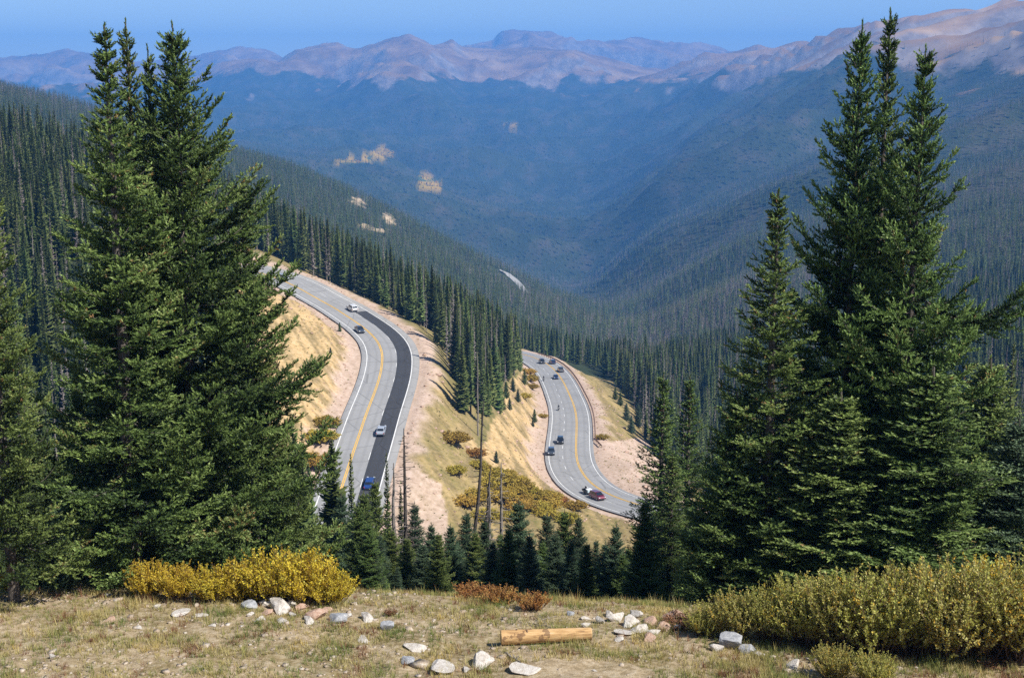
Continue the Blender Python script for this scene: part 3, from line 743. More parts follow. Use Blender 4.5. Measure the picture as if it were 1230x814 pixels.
def fir_mesh(name, H, Rad, seed, mat, gap=0.30, per=6, dead=0.0, base=0.05, bare=0.0, power=0.8, seg=4, side=3):
    """middle-distance tree: thin drooping fans of needles in whorls; dead: share of bare limbs"""
    g = np.random.default_rng(seed)
    V = []; T = []; tones = []; z = H * (base + bare); a0 = 0
    Bp = []
    while z < H * .995:
        t = z / H
        L0 = Rad * ((1 - t) ** power) * (1 if t > .12 else .8) + .07 * H / 15
        n = max(3, int(per * (.6 + .5 * (1 - t))))
        gapn = g.uniform(0.55, 1.25)
        for k in range(n):
            a0 += 2.399963 + g.normal(0, .3)
            L = L0 * g.uniform(.55, 1.15) * gapn ** .5
            if g.random() < dead:
                Bp.append((np.array([(0, 0, z), (math.cos(a0) * L * .55, math.sin(a0) * L * .55, z - .12 * L)]), np.array([.025, .006]))); continue
            ca, sa = math.cos(a0), math.sin(a0)
            s = np.linspace(0.02, 1, seg)
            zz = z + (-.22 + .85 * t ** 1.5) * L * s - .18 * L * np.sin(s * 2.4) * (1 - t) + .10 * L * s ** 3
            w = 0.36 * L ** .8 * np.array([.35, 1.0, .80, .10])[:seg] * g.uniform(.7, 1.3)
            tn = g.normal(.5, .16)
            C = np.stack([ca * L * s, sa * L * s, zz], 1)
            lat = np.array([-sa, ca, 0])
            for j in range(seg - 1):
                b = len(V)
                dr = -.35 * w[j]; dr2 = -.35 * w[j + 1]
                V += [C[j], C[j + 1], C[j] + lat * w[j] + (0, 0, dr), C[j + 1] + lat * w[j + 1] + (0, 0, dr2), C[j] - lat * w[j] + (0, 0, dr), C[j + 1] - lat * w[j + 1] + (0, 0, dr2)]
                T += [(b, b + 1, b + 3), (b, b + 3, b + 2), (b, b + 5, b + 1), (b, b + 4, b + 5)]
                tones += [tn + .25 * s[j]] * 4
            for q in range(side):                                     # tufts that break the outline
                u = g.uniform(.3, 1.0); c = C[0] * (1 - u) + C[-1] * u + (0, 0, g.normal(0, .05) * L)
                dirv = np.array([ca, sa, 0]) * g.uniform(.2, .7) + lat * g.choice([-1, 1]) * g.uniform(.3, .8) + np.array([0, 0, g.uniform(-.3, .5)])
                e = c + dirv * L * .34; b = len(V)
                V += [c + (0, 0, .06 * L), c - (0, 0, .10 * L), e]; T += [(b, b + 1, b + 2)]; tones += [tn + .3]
        z += gap * (.5 + .65 * (1 - t)) * g.uniform(.75, 1.25) * H / 15
    b = len(V)
    V += [(.05, 0, H * .97), (-.05, .03, H * .97), (0, 0, H * 1.01)]; T.append((b, b + 1, b + 2)); tones.append(.5)
    crown = mesh_np(name + '_crown', np.array(V), np.array(T), mat, attr=np.clip(tones, 0, 1))
    zt = np.linspace(0, H, 6)
    Vt, Tt = tubes([(np.stack([zt * 0, zt * 0, zt], 1), .011 * H * (1 - zt / H) + .012)] + Bp, 4)
    trunk = mesh_np(name + '_trunk', Vt, Tt, M['deadwood'] if dead > .25 else M['bark'], smooth=True)
    return crown, trunk, H, Rad
def snag_mesh(name, H, seed, mat, dense=1.0, Rad=1.3, double=False):
    """standing dead tree: bare pole with broken limbs and fine dead twigs"""
    g = np.random.default_rng(seed); pp = []
    br = []
    tops = [0.0, 0.9] if double else [0.0]
    for o in tops:
        zt = np.linspace(0, H * (1 if o == 0 else .93), 8)
        pp.append((np.stack([o * (0.25 + .75 * zt / H) + .05 * np.sin(zt), .03 * zt * 0, zt], 1), .009 * H * (1 - zt / H) ** .7 + .02))
        z = H * .12
        while z < H * .97:
            t = z / H; L = Rad * (1 - t) ** .7 * g.uniform(.25, 1.0) + .12; a = g.uniform(0, 6.28)
            s = np.linspace(0, 1, 4)
            xo = o * (0.25 + .75 * t)
            P = np.stack([xo + math.cos(a) * L * s, math.sin(a) * L * s, z + (-.15 - .3 * g.random()) * L * s + .2 * L * s ** 3], 1)
            br.append((P, .018 + .022 * L * (1 - s)))
            for q in range(int(4 * dense)):
                u = g.uniform(.3, 1); k = min(2, int(u * 3)); c = P[k] * (1 - (u * 3 - k)) + P[min(3, k + 1)] * (u * 3 - k)
                dv = np.array([math.cos(a + g.choice([-1, 1]) * .9), math.sin(a + g.choice([-1, 1]) * .9), g.uniform(-.4, .3)]) * L * g.uniform(.15, .35)
                br.append((np.array([c, c + dv]), np.array([.018, .010])))
            z += .22 * H / 12 / dense
    Vt, Tt = tubes(pp, 7); Vb, Tb = tubes(br, 3)
    return mesh_np(name + '_limbs', Vb, Tb, mat), mesh_np(name + '_trunk', Vt, Tt, mat, smooth=True), H, Rad

def plant_tree(kind, meshes, x, y, height=None, rscale=1.0, rz=None, label=None, group=None, cat='tree', crown_name='crown', z=None, lean=0.0):
    crown, trunk, H, Rad = meshes
    z = gz(x, y) - 0.12 if z is None else z
    s = (height / H) if height else 1
    o = empty(kind, (x, y, z), random.uniform(0, 6.28) if rz is None else rz, (s * rscale, s * rscale, s))
    if lean: o.rotation_euler[1] = lean; o.rotation_euler[2] = 0
    tag(o, label, cat, group)
    link('trunk', trunk, o)
    if crown: link(crown_name, crown, o)
    return o
def apex_place(px, py, Y):
    """ground point, ground height and tree height for a tree whose tip is seen at that pixel"""
    x, y, zt = at_y(px, py, Y); zg = gz(x, y)
    return x, y, zg - .12, zt - zg + .12
random.seed(4)
# near spruces
S = {}
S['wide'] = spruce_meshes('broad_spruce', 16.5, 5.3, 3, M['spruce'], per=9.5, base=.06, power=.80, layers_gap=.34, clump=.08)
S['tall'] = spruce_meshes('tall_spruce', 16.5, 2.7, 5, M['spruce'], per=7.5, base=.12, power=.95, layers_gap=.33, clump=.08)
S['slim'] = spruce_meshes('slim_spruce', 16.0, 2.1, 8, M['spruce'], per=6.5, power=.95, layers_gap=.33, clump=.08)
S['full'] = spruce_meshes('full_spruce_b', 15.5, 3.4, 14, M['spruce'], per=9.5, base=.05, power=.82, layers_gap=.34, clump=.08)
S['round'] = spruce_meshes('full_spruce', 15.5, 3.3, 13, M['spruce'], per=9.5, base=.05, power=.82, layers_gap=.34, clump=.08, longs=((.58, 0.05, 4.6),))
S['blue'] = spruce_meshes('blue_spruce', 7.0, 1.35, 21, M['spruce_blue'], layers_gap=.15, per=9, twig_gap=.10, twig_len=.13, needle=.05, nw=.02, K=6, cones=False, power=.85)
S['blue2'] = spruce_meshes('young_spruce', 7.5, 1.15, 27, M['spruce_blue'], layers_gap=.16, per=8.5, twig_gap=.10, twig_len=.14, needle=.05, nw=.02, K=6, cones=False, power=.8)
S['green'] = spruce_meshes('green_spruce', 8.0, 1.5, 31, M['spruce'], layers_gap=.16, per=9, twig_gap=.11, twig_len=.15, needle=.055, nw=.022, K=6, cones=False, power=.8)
NEAR = [  # apex px, py, distance, mesh, radius factor, label
 (125, 31, 42.0, 'tall', 1.3, 'tall spruce on the far left with a pale bare trunk showing above the grass'),
 (151, 27, 44.5, 'slim', 1.0, 'slender dark spruce top rising between the far left spruce and the broad one'),
 (177, 57, 46.0, 'slim', .9, 'lower narrow spire of spruce just left of the broadest spruce'),
 (207, 30, 45.0, 'wide', 1.10, 'broadest spruce of the left group, its limbs reaching out over the upper road'),
 (1036, 28, 44.5, 'full', 1.05, 'thick twin topped looking spruce, tallest mass of the right group'),
 (1070, 14, 45.5, 'tall', 1.0, 'spruce with the highest bare leader in the right group'),
 (1112, 58, 43.0, 'round', 1.0, 'full spruce on the right with one long limb reaching towards the picture edge'),
 (935, 229, 43, 'tall', 1.12, 'shorter pointed spruce on the left side of the right group'),
 (-26, 150, 38.5, 'tall', .85, 'dark shaded spruce cut by the left picture edge'),
 (290, 350, 48.0, 'wide', .48, 'half hidden spruce filling the right skirt of the broad left spruce'),
 (290, 222, 47.0, 'tall', 1.05, 'narrow spruce crown pressed into the right flank of the broadest spruce, above the road end'),
 (90, 430, 46.0, 'wide', .42, 'low dark spruce in the gap under the far left spruce'),
 (1225, 500, 42.0, 'blue', 1.7, 'bluish young spruce at the right picture edge above the willows'),
 (1190, 430, 46.0, 'green', 1.9, 'lower spruce behind the right group, right of its trunks'),
 (1120, 440, 41, 'green', 2.2, 'low leafy spruce in front of the right group behind the willow thicket'),
 (1010, 470, 41.5, 'green', 2.0, 'squat spruce at the foot of the right group, left of the willow thicket crest'),
 (885, 470, 43.0, 'green', 1.3, 'dark low spruce filling the foot of the shorter pointed spruce'),
 (47, 545, 40.5, 'blue', .8, 'small bluish spruce standing in shade at the far left'),
]
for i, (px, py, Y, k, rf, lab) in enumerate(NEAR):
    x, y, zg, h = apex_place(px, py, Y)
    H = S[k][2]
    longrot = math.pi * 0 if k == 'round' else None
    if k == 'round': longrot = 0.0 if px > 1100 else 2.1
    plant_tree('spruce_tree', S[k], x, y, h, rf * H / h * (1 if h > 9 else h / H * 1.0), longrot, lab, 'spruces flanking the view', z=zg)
# spruces standing on the slope just below the bench
LOW = [(398, 527, 74, 'fd', 1.2), (421, 543, 88, 'fn', .8), (464, 542, 90, 'fn', .7), (450, 575, 74, 'green', .9), (437, 590, 66, 'green', 1), (410, 592, 60, 'blue2', 1.1), (481, 583, 80, 'fn', .8),
       (498, 603, 66, 'blue2', 1), (518, 628, 58, 'blue', .9), (541, 629, 57, 'blue', .9), (560, 614, 62, 'blue2', 1.1), (582, 622, 60, 'blue', 1), (623, 600, 56, 'blue', 1.1), (601, 640, 62, 'green', 1),
       (657, 616, 60, 'blue2', 1.1), (678, 612, 62, 'green', .95), (695, 619, 64, 'blue', .9), (716, 647, 60, 'blue2', .8), (740, 628, 57, 'blue', .9), (755, 657, 58, 'green', 1), (448, 657, 50, 'blue', .9),
       (477, 680, 47, 'blue2', .8), (470, 635, 58, 'green', 1.1), (430, 640, 54, 'green', 1.1), (640, 655, 64, 'green', .9), (530, 662, 60, 'green', .9), (706, 668, 56, 'green', .8), (570, 655, 56, 'blue', .9), (770, 640, 62, 'green', 1.1)]
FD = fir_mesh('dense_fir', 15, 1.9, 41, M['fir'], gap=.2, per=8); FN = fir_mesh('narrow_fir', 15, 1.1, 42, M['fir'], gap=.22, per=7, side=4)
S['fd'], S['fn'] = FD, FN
words_ = words0 = ['leftmost', 'thin pointed', 'narrow spire topped', 'olive green', 'bushy green', 'pale tipped', 'slim', 'short blue green', 'small lone', 'neat conical', 'tall blue green', 'ragged', 'fullest blue', 'squat green',
          'soft tipped', 'upright green', 'dark blue', 'stunted', 'slender pale', 'rightmost leaning', 'knee high blue', 'tiny front', 'thick green', 'low shaded', 'half hidden', 'crowded', 'stubby', 'young blue', 'dark broad']
for i, (px, py, Y, k, rf) in enumerate(LOW):
    x, y, zg, h = apex_place(px, py, Y)
    H = S[k][2]
    near = min(((abs(px - q[0]), j) for j, q in enumerate(LOW) if j != i))
    side = 'left end' if px < 470 else 'middle' if px < 640 else 'right end'
    plant_tree('spruce_tree', S[k], x, y, h, rf * (H / h) ** .35, None, f'{words_[i]} spruce at the {side} of the row just below the grassy bench', 'young spruces below the bench', z=zg)
EXTRA = [(442, 628, 'green'), (456, 641, 'blue2'), (489, 645, 'green'), (508, 652, 'blue'), (527, 640, 'green'), (550, 646, 'blue2'), (571, 638, 'green'), (592, 650, 'blue'), (611, 634, 'green'), (636, 641, 'blue2'), (652, 650, 'green'), (668, 640, 'blue'), (686, 646, 'blue2'), (705, 652, 'green'), (727, 650, 'blue'), (748, 664, 'green'), (765, 652, 'blue2'), (430, 606, 'green')]
ord_ = ['plump', 'spindly', 'lopsided', 'frosty', 'mossy', 'tapering', 'stiff', 'feathery', 'sparse', 'close grown', 'bottle shaped', 'double tipped', 'thin tipped', 'low wide', 'pale edged', 'deep green', 'bent tipped', 'tall green']
for i, (px, py, k) in enumerate(EXTRA):
    x, y, zg, h = apex_place(px, py, 50 + (i * 7) % 9)
    plant_tree('spruce_tree', S[k], x, y, h, (S[k][2] / h) ** .3, None, f"{ord_[i]} young spruce filling the row below the bench, {'left of the grassy bank' if px < 540 else 'under the yellow shrubs' if px < 640 else 'below the lower road'}", 'young spruces below the bench', z=zg)
# two trees just left of the dark right group
for px, py, Y, rf, lab in [(797, 449, 60, 1.35, 'olive fir with a blunt top left of the right spruce group'), (829, 452, 63, 1.3, 'second olive fir touching the right spruce group'),
                           (808, 545, 52, 1.5, 'lower green spruce in front of the two olive firs'), (775, 600, 50, 1.1, 'small spruce at the left foot of the olive firs')]:
    x, y, zg, h = apex_place(px, py, Y)
    k = 'slim' if rf > 1.25 else 'green'
    plant_tree('spruce_tree', S[k], x, y, h, rf * (S[k][2] / h) ** .3 if k == 'slim' else rf, None, lab, 'spruces flanking the view', z=zg)
# snags
SN1 = snag_mesh('twin_snag', 13, 51, M['charwood'], 1.2, 1.2, double=True); SN2 = snag_mesh('bare_snag', 13, 52, M['deadwood'], 1.2, 1.3); SN3 = snag_mesh('thin_snag', 12, 53, M['deadwood'], .9, .9); SN4 = snag_mesh('dark_snag', 12, 54, M['charwood'], .8, .9)
for (px, py, Y, m_, rf, lab, ln) in [(485, 514, 62, SN1, 1.0, 'dark twin trunked dead tree beside the upper road shoulder', 0), (472, 556, 60, SN3, 1, 'thin grey pole of a dead tree left of the twin snag', 0),
        (562, 480, 70, SN4, 1, 'tall dark dead pole at the lower corner of the tree stand', .07), (572, 560, 62, SN4, 1, 'short dark snag on the grassy bank', .1),
        (602, 555, 64, SN2, 1, 'grey twiggy dead tree above the yellow shrubs', 0), (588, 580, 60, SN2, .8, 'low grey dead tree among the young spruces', 0), (415, 640, 60, SN2, .8, 'twiggy dead spruce in the shade at the row\'s left end', 0)]:
    x, y, zg, h = apex_place(px, py, Y)
    plant_tree('dead_tree', m_, x, y, h, rf * 13 / h, None if not ln else 0, lab, 'dead standing trees', cat='dead tree', crown_name='limbs', z=zg, lean=ln)

# ---- the stands of firs along the roads: the largest seen as single trees, the rest with the far-off woods
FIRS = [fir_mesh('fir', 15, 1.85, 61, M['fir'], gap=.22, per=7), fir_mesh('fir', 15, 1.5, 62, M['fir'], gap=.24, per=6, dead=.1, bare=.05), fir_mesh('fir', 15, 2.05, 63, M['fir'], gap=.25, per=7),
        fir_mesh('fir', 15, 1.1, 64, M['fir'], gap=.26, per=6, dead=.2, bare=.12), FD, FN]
DEAD = [snag_mesh('grey_fir', 15, 71, M['deadwood'], 1.3, .9), fir_mesh('dying_fir', 15, 1.0, 72, M['dead_twigs'], gap=.34, per=5, dead=.5, bare=.1)]
g = np.random.default_rng(77)
def scatter(x0, x1, y0, y1, sp):
    nx = int((x1 - x0) / sp); ny = int((y1 - y0) / sp)
    X, Y = np.meshgrid(np.arange(nx) * sp + x0, np.arange(ny) * sp + y0)
    X = X.ravel() + g.uniform(-.48, .48, X.size) * sp; Y = Y.ravel() + g.uniform(-.48, .48, Y.size) * sp
    return X, Y
X, Y = scatter(-330, 330, 62, 660, 3.9)
k = np.abs(X / Y) < .50
X, Y = X[k], Y[k]
Z = ground(X, Y); qx, qy = project(X, Y, Z)
opn = inpoly(qx + 2 * pnoise(X / 7, Y / 7) * 3, qy, OPEN)
lL = road_near('L', X, Y)[0]; lR = road_near('R', X, Y)[0]
clear = np.minimum(np.maximum(-5.3 - lL, lL - 9.6), np.maximum(-8.6 - lR, lR - 4.9)) > 7
keep = (~opn) & clear & (Y > 62) & (g.random(len(X)) < np.where(Y < 230, .4, .92)) & ~((Y < 230) & (qx > 380) & (qx < 790))
keep &= ~((Y > 225) & (Y < 560) & (lL < 0) & (lL > -45) & (qx > 290))        # the tan cut bank left of the upper road
X, Y, Z = X[keep], Y[keep], Z[keep]
Ht = g.uniform(13, 21.5, len(X)) * np.where(g.random(len(X)) < .2, .65, 1) * np.where(Y < 140, .75, 1)
bx, by = project(X, Y, Z); tx, ty = project(X, Y, Z + Ht)
cover = np.full(1700, 900.0)                                                   # what is already hidden behind nearer trees, per column
def cov(a, b, v0, v1):
    for c in range(int(a), int(b)):
        cover[c + 200] = min(cover[c + 200], v0 + (v1 - v0) * (c - a) / max(1, b - a))
cov(70, 207, 150, 60); cov(207, 410, 60, 440); cov(960, 1150, 100, 60); cov(1150, 1215, 200, 360); cov(860, 960, 330, 200); cov(-60, 30, 180, 260); cov(780, 860, 460, 460); cov(380, 780, 690, 690)
order = np.argsort(Y); score = np.zeros(len(X))
for i in order:
    c = int(tx[i]) + 200; hw = max(1, int(1.2 * F / Y[i]))
    if c < 150 or c > 1480: continue
    lo, hi = max(0, c - hw), c + hw + 1
    vis = np.mean(np.clip(cover[lo:hi] - ty[i], 0, by[i] - ty[i]))
    score[i] = vis * (hw * 2 + 1) if (-15 < tx[i] < 1245) else 0
    cover[c - max(1, hw // 2):c + max(1, hw // 2) + 1] = np.minimum(cover[c - max(1, hw // 2):c + max(1, hw // 2) + 1], ty[i] + 6)
NIND = 232
top = set(np.argsort(-score)[:NIND].tolist())
top = {i for i in top if score[i] > 1}
rest = [i for i in range(len(X)) if i not in top]
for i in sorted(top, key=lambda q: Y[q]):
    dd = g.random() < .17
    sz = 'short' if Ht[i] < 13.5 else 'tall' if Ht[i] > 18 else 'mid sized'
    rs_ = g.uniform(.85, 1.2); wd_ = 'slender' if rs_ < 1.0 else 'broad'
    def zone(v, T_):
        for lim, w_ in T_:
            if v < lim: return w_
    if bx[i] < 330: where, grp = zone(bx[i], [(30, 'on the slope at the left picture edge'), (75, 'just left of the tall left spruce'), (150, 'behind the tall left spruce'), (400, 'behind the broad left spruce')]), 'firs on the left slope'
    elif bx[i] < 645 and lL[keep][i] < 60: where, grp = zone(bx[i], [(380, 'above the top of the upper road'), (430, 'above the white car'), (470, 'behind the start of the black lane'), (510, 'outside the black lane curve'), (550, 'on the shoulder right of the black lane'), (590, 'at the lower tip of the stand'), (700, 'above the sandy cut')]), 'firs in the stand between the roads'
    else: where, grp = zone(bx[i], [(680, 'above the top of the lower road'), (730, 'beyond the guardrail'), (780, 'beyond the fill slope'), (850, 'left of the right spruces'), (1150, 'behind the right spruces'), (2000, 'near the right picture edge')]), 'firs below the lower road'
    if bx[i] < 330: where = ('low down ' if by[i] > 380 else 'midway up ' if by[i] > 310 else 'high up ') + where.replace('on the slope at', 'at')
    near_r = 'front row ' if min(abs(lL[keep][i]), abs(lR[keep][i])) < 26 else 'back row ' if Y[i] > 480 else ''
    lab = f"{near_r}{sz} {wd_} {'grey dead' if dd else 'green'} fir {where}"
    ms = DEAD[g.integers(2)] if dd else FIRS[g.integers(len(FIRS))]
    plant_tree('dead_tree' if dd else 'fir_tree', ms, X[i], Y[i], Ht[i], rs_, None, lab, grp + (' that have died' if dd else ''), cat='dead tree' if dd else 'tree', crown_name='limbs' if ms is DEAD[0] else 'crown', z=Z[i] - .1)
# ---- far woods, one object, trees of several kinds set out by geometry nodes
proto = bpy.data.collections.new('woodland_kinds')
def join_tree(ms, nm):
    bm = bmesh.new(); me = bpy.data.meshes.new(nm)
    c, t_, H, Rd = ms
    # crown and trunk joined into a single mesh with the two materials
    def arr(m_):
        v = np.empty(len(m_.vertices) * 3, np.float32); m_.vertices.foreach_get('co', v)
        f = np.empty(len(m_.polygons) * 3, np.int32); m_.polygons.foreach_get('vertices', f) if hasattr(m_.polygons, 'foreach_get') else None
        return v.reshape(-1, 3), f.reshape(-1, 3)
    v1, f1 = arr(c); v2, f2 = arr(t_)
    a = c.attributes.get('tone')
    tn = np.zeros(len(f1), np.float32)
    if a: a.data.foreach_get('value', tn)
    me = mesh_np(nm, np.concatenate([v1, v2]), np.concatenate([f1, f2 + len(v1)]), c.materials[0], attr=np.r_[tn, np.zeros(len(f2))])
    me.materials.append(t_.materials[0])
    mi = np.r_[np.zeros(len(f1), np.int32), np.ones(len(f2), np.int32)]; me.polygons.foreach_set('material_index', mi)
    return me
MS = []
MS += [join_tree(m_, 'a%d' % i) for i, m_ in enumerate(FIRS[:4])] + [join_tree(DEAD[1], 'a4')]
for i, sd_ in enumerate((81, 82, 83)): MS.append(join_tree(fir_mesh('far_fir', 15, 2.2, sd_, M['fir'], gap=.75, per=5, side=1, seg=3), 'b%d' % i))
MS.append(join_tree(fir_mesh('far_dead', 15, 1.15, 84, M['dead_twigs'], gap=.9, per=4, side=1, seg=3, dead=.15), 'b3'))
MS.append(join_tree(fir_mesh('far_aspen', 12, 4.2, 85, M['aspen'], gap=.8, per=7, side=2, seg=3, power=.4), 'b4'))
for i, me_ in enumerate(MS):
    o = bpy.data.objects.new('kind_%02d' % i, me_); proto.objects.link(o)
px_, py_, pz_, pi_, ps_ = [], [], [], [], []
r_ = np.array(rest)
px_.append(X[r_]); py_.append(Y[r_]); pz_.append(Z[r_]); pi_.append(np.where(g.random(len(r_)) < .22, 4, g.integers(0, 4, len(r_)))); ps_.append(Ht[r_] / 15)
y = 655.0
while y < 7000:
    sp = max(5.0, y / 330); n = int(1.02 * y / sp)
    xs = (np.arange(n) + g.uniform(-.5, .5, n)) * sp - .51 * y; ys = y + g.uniform(-.5, .5, n) * sp
    zs = ground(xs, ys); q1, q2 = project(xs, ys, zs)
    lim = zs + fbm(xs / 700, ys / 700, 4) * 100 + fbm(xs / 160, ys / 160, 3) * 60 - np.interp(ys, [3500, 5000, 7000, 9500, 14000], [50, 25, 0, -25, -60])
    ok = (lim < g.normal(-5, 45, n)) | (ys < 2800)
    ok &= g.random(n) < (.93 + .25 * pnoise(xs / 90, ys / 90))
    bare = np.zeros(n, bool)
    for cx, cy, rx, ry in [(430, 243, 10, 6), (466, 261, 8, 5), (439, 273, 10, 4), (456, 277, 12, 2), (470, 266, 6, 4)]:
        bare |= ((((q1 - cx) - (q2 - cy) * (1.0 if cx > 600 else .6)) / rx) ** 2 + ((q2 - cy - 1) / (ry + 1.5)) ** 2 + 1.2 * pnoise(xs / 26, ys / 30) < .85) & (g.random(n) < .88) & (ys > 1000) & (ys < 3300)
    ok &= ~bare
    if 800 < y < 2600: ok &= ((xs[:, None] - FARP[None, :, 0]) ** 2 + (ys[:, None] + 6 - FARP[None, :, 1]) ** 2).min(1) > 15 ** 2
    aspn = np.zeros(n, bool)
    for cx, cy, rx, ry, w in [(460, 186, 20, 6, 1), (512, 221, 17, 8, 1), (425, 194, 20, 2.5, 1), (440, 192, 12, 5, 1)]:
        aspn |= (((q1 - cx) / rx) ** 2 + ((q2 - cy) / ry) ** 2 + .8 * pnoise(xs / 130, ys / 130) < .8) & (ys > 2500)
    deadf = .24 + .10 * (xs > -.02 * ys) * (ys > 1200) + .45 * np.clip(pnoise(xs / 420, ys / 300) + .25, 0, 1) * (ys > 900)
    near = ys < 1000
    kd = np.where(g.random(n) < deadf, np.where(near, 4, 8), np.where(near, g.integers(0, 4, n), 5 + g.integers(0, 3, n)))
    kd = np.where(aspn & (g.random(n) < .75), 9, kd)
    px_.append(xs[ok]); py_.append(ys[ok]); pz_.append(zs[ok]); pi_.append(kd[ok]); ps_.append((g.uniform(.42, .95, n) * np.interp(ys, [650, 1500], [1.25, 1.0]) * np.where(kd == 9, .5, 1) * max(1, (sp / 5.0) ** .40))[ok])
    y += sp
PX, PY, PZ, PI, PS = [np.concatenate(v) for v in (px_, py_, pz_, pi_, ps_)]
print('FOREST', len(PX), 'individual', len(top))
pm = bpy.data.meshes.new('forest'); pm.vertices.add(len(PX)); pm.vertices.foreach_set('co', np.stack([PX, PY, PZ - .1], 1).astype(np.float32).ravel())
a = pm.attributes.new('kind_id', 'INT', 'POINT'); a.data.foreach_set('value', PI.astype(np.int32))
a = pm.attributes.new('size', 'FLOAT', 'POINT'); a.data.foreach_set('value', PS.astype(np.float32))
a = pm.attributes.new('turn', 'FLOAT', 'POINT'); a.data.foreach_set('value', g.uniform(0, 6.28, len(PX)).astype(np.float32))
fo = link('forest', pm)
tag(fo, 'dense conifer forest of green firs and grey dead trunks covering the valley sides', 'forest', kind='stuff')
ng = bpy.data.node_groups.new('woodland', 'GeometryNodeTree')
ng.interface.new_socket('Geometry', in_out='INPUT', socket_type='NodeSocketGeometry'); ng.interface.new_socket('Geometry', in_out='OUTPUT', socket_type='NodeSocketGeometry')
gi = ng.nodes.new('NodeGroupInput'); go = ng.nodes.new('NodeGroupOutput'); ip = ng.nodes.new('GeometryNodeInstanceOnPoints'); ci = ng.nodes.new('GeometryNodeCollectionInfo')
ci.inputs['Collection'].default_value = proto; ci.inputs['Separate Children'].default_value = True; ci.inputs['Reset Children'].default_value = True
mp_ = ng.nodes.new('GeometryNodeMeshToPoints')
def named(n_, ty_):
    q = ng.nodes.new('GeometryNodeInputNamedAttribute'); q.data_type = ty_; q.inputs[0].default_value = n_; return q.outputs[0]
cx_ = ng.nodes.new('ShaderNodeCombineXYZ'); ng.links.new(named('turn', 'FLOAT'), cx_.inputs[2])
ng.links.new(gi.outputs[0], mp_.inputs[0]); ng.links.new(mp_.outputs[0], ip.inputs['Points']); ng.links.new(ci.outputs[0], ip.inputs['Instance'])
ip.inputs['Pick Instance'].default_value = True; ng.links.new(named('kind_id', 'INT'), ip.inputs['Instance Index'])
ng.links.new(cx_.outputs[0], ip.inputs['Rotation']); ng.links.new(named('size', 'FLOAT'), ip.inputs['Scale'])
ng.links.new(ip.outputs[0], go.inputs[0])
mo = fo.modifiers.new('woodland', 'NODES'); mo.node_group = ng

# ------------------------------------------------------------------ foreground bench: shrubs, grass, stones, log, sticks
def shrub_meshes(name, w, h, seed, mat, stems=70, leaves=60, leaf=.045, lw=.014, spread=.9, tone=(0, 1)):
    g = np.random.default_rng(seed); paths = []; O = []; Dv = []; tn = []
    for k in range(stems):
        a = g.uniform(0, 6.28); r0 = g.uniform(0, .32) * w; out = g.uniform(.1, 1) ** .7 * w / 2 * spread
        hh = h * g.uniform(.62, 1.08) * (1 - .35 * (out / (w / 2)) ** 2)
        s = np.linspace(0, 1, 7)
        P = np.stack([math.cos(a) * (r0 * .5 + out * s ** .8), math.sin(a) * (r0 * .5 + out * s ** .8), hh * s ** .9], 1) + np.cumsum(g.normal(0, .018, (7, 3)), 0) * [1, 1, .3]
        paths.append((P, .009 * (1 - s) + .003))
        st = g.normal(0, .20)
        for q in range(3):
            u = g.uniform(.3, .85); i = int(u * 6); c = P[i]; d = np.array([g.normal(0, .6), g.normal(0, .6), 1.0]); d /= np.linalg.norm(d)
            Lb = h * g.uniform(.18, .36); E = c + d[None] * Lb * np.linspace(0, 1, 4)[:, None]
            paths.append((E, np.full(4, .004)))
            n = leaves // 4
            uu = g.uniform(.1, 1.02, n); O.append(c + d[None] * Lb * uu[:, None]); Dv.append(np.tile(d, (n, 1))); tn.append(st + g.normal(0, .16, n) + .15 * (u - .5))
        n = leaves // 2
        uu = g.uniform(.35, 1.0, n); f = uu * 6; i = np.minimum(5, f.astype(int)); c = P[i] + (P[i + 1] - P[i]) * (f - i)[:, None]
        O.append(c); Dv.append(nrmz(P[i + 1] - P[i])); tn.append(st + g.normal(0, .16, n))
    O = np.concatenate(O); Dv = np.concatenate(Dv); tn = np.concatenate(tn); n = len(O)
    rd = nrmz(np.cross(Dv, g.normal(size=(n, 3)))); ax = nrmz(Dv * g.uniform(.3, 1.0, (n, 1)) + rd * g.uniform(.4, 1.0, (n, 1)))
    sd_ = nrmz(np.cross(ax, g.normal(size=(n, 3)))) * lw * g.uniform(.7, 1.3, (n, 1)); L = leaf * g.uniform(.7, 1.35, (n, 1))
    V = np.stack([O, O + ax * L * .5 + sd_, O + ax * L, O + ax * L * .5 - sd_], 1).reshape(-1, 3)
    T = np.arange(len(V)).reshape(-1, 4)
    fol = mesh_np(name + '_foliage', V, T, mat, n=4, attr=np.clip(tone[0] + (tone[1] - tone[0]) * (.5 + tn), 0, 1))
    Vt, Tt = tubes(paths, 3)
    return fol, mesh_np(name + '_stems', Vt, Tt, M['stems'])
def put_shrub(ms, x, y, sx, sz, label, group, cat='shrub', kind='shrub'):
    o = empty(kind, (x, y, gz(x, y) - .05), random.uniform(0, 6.28), (sx, sx, sz)); tag(o, label, cat, group)
    link('foliage', ms[0], o); link('stems', ms[1], o); return o
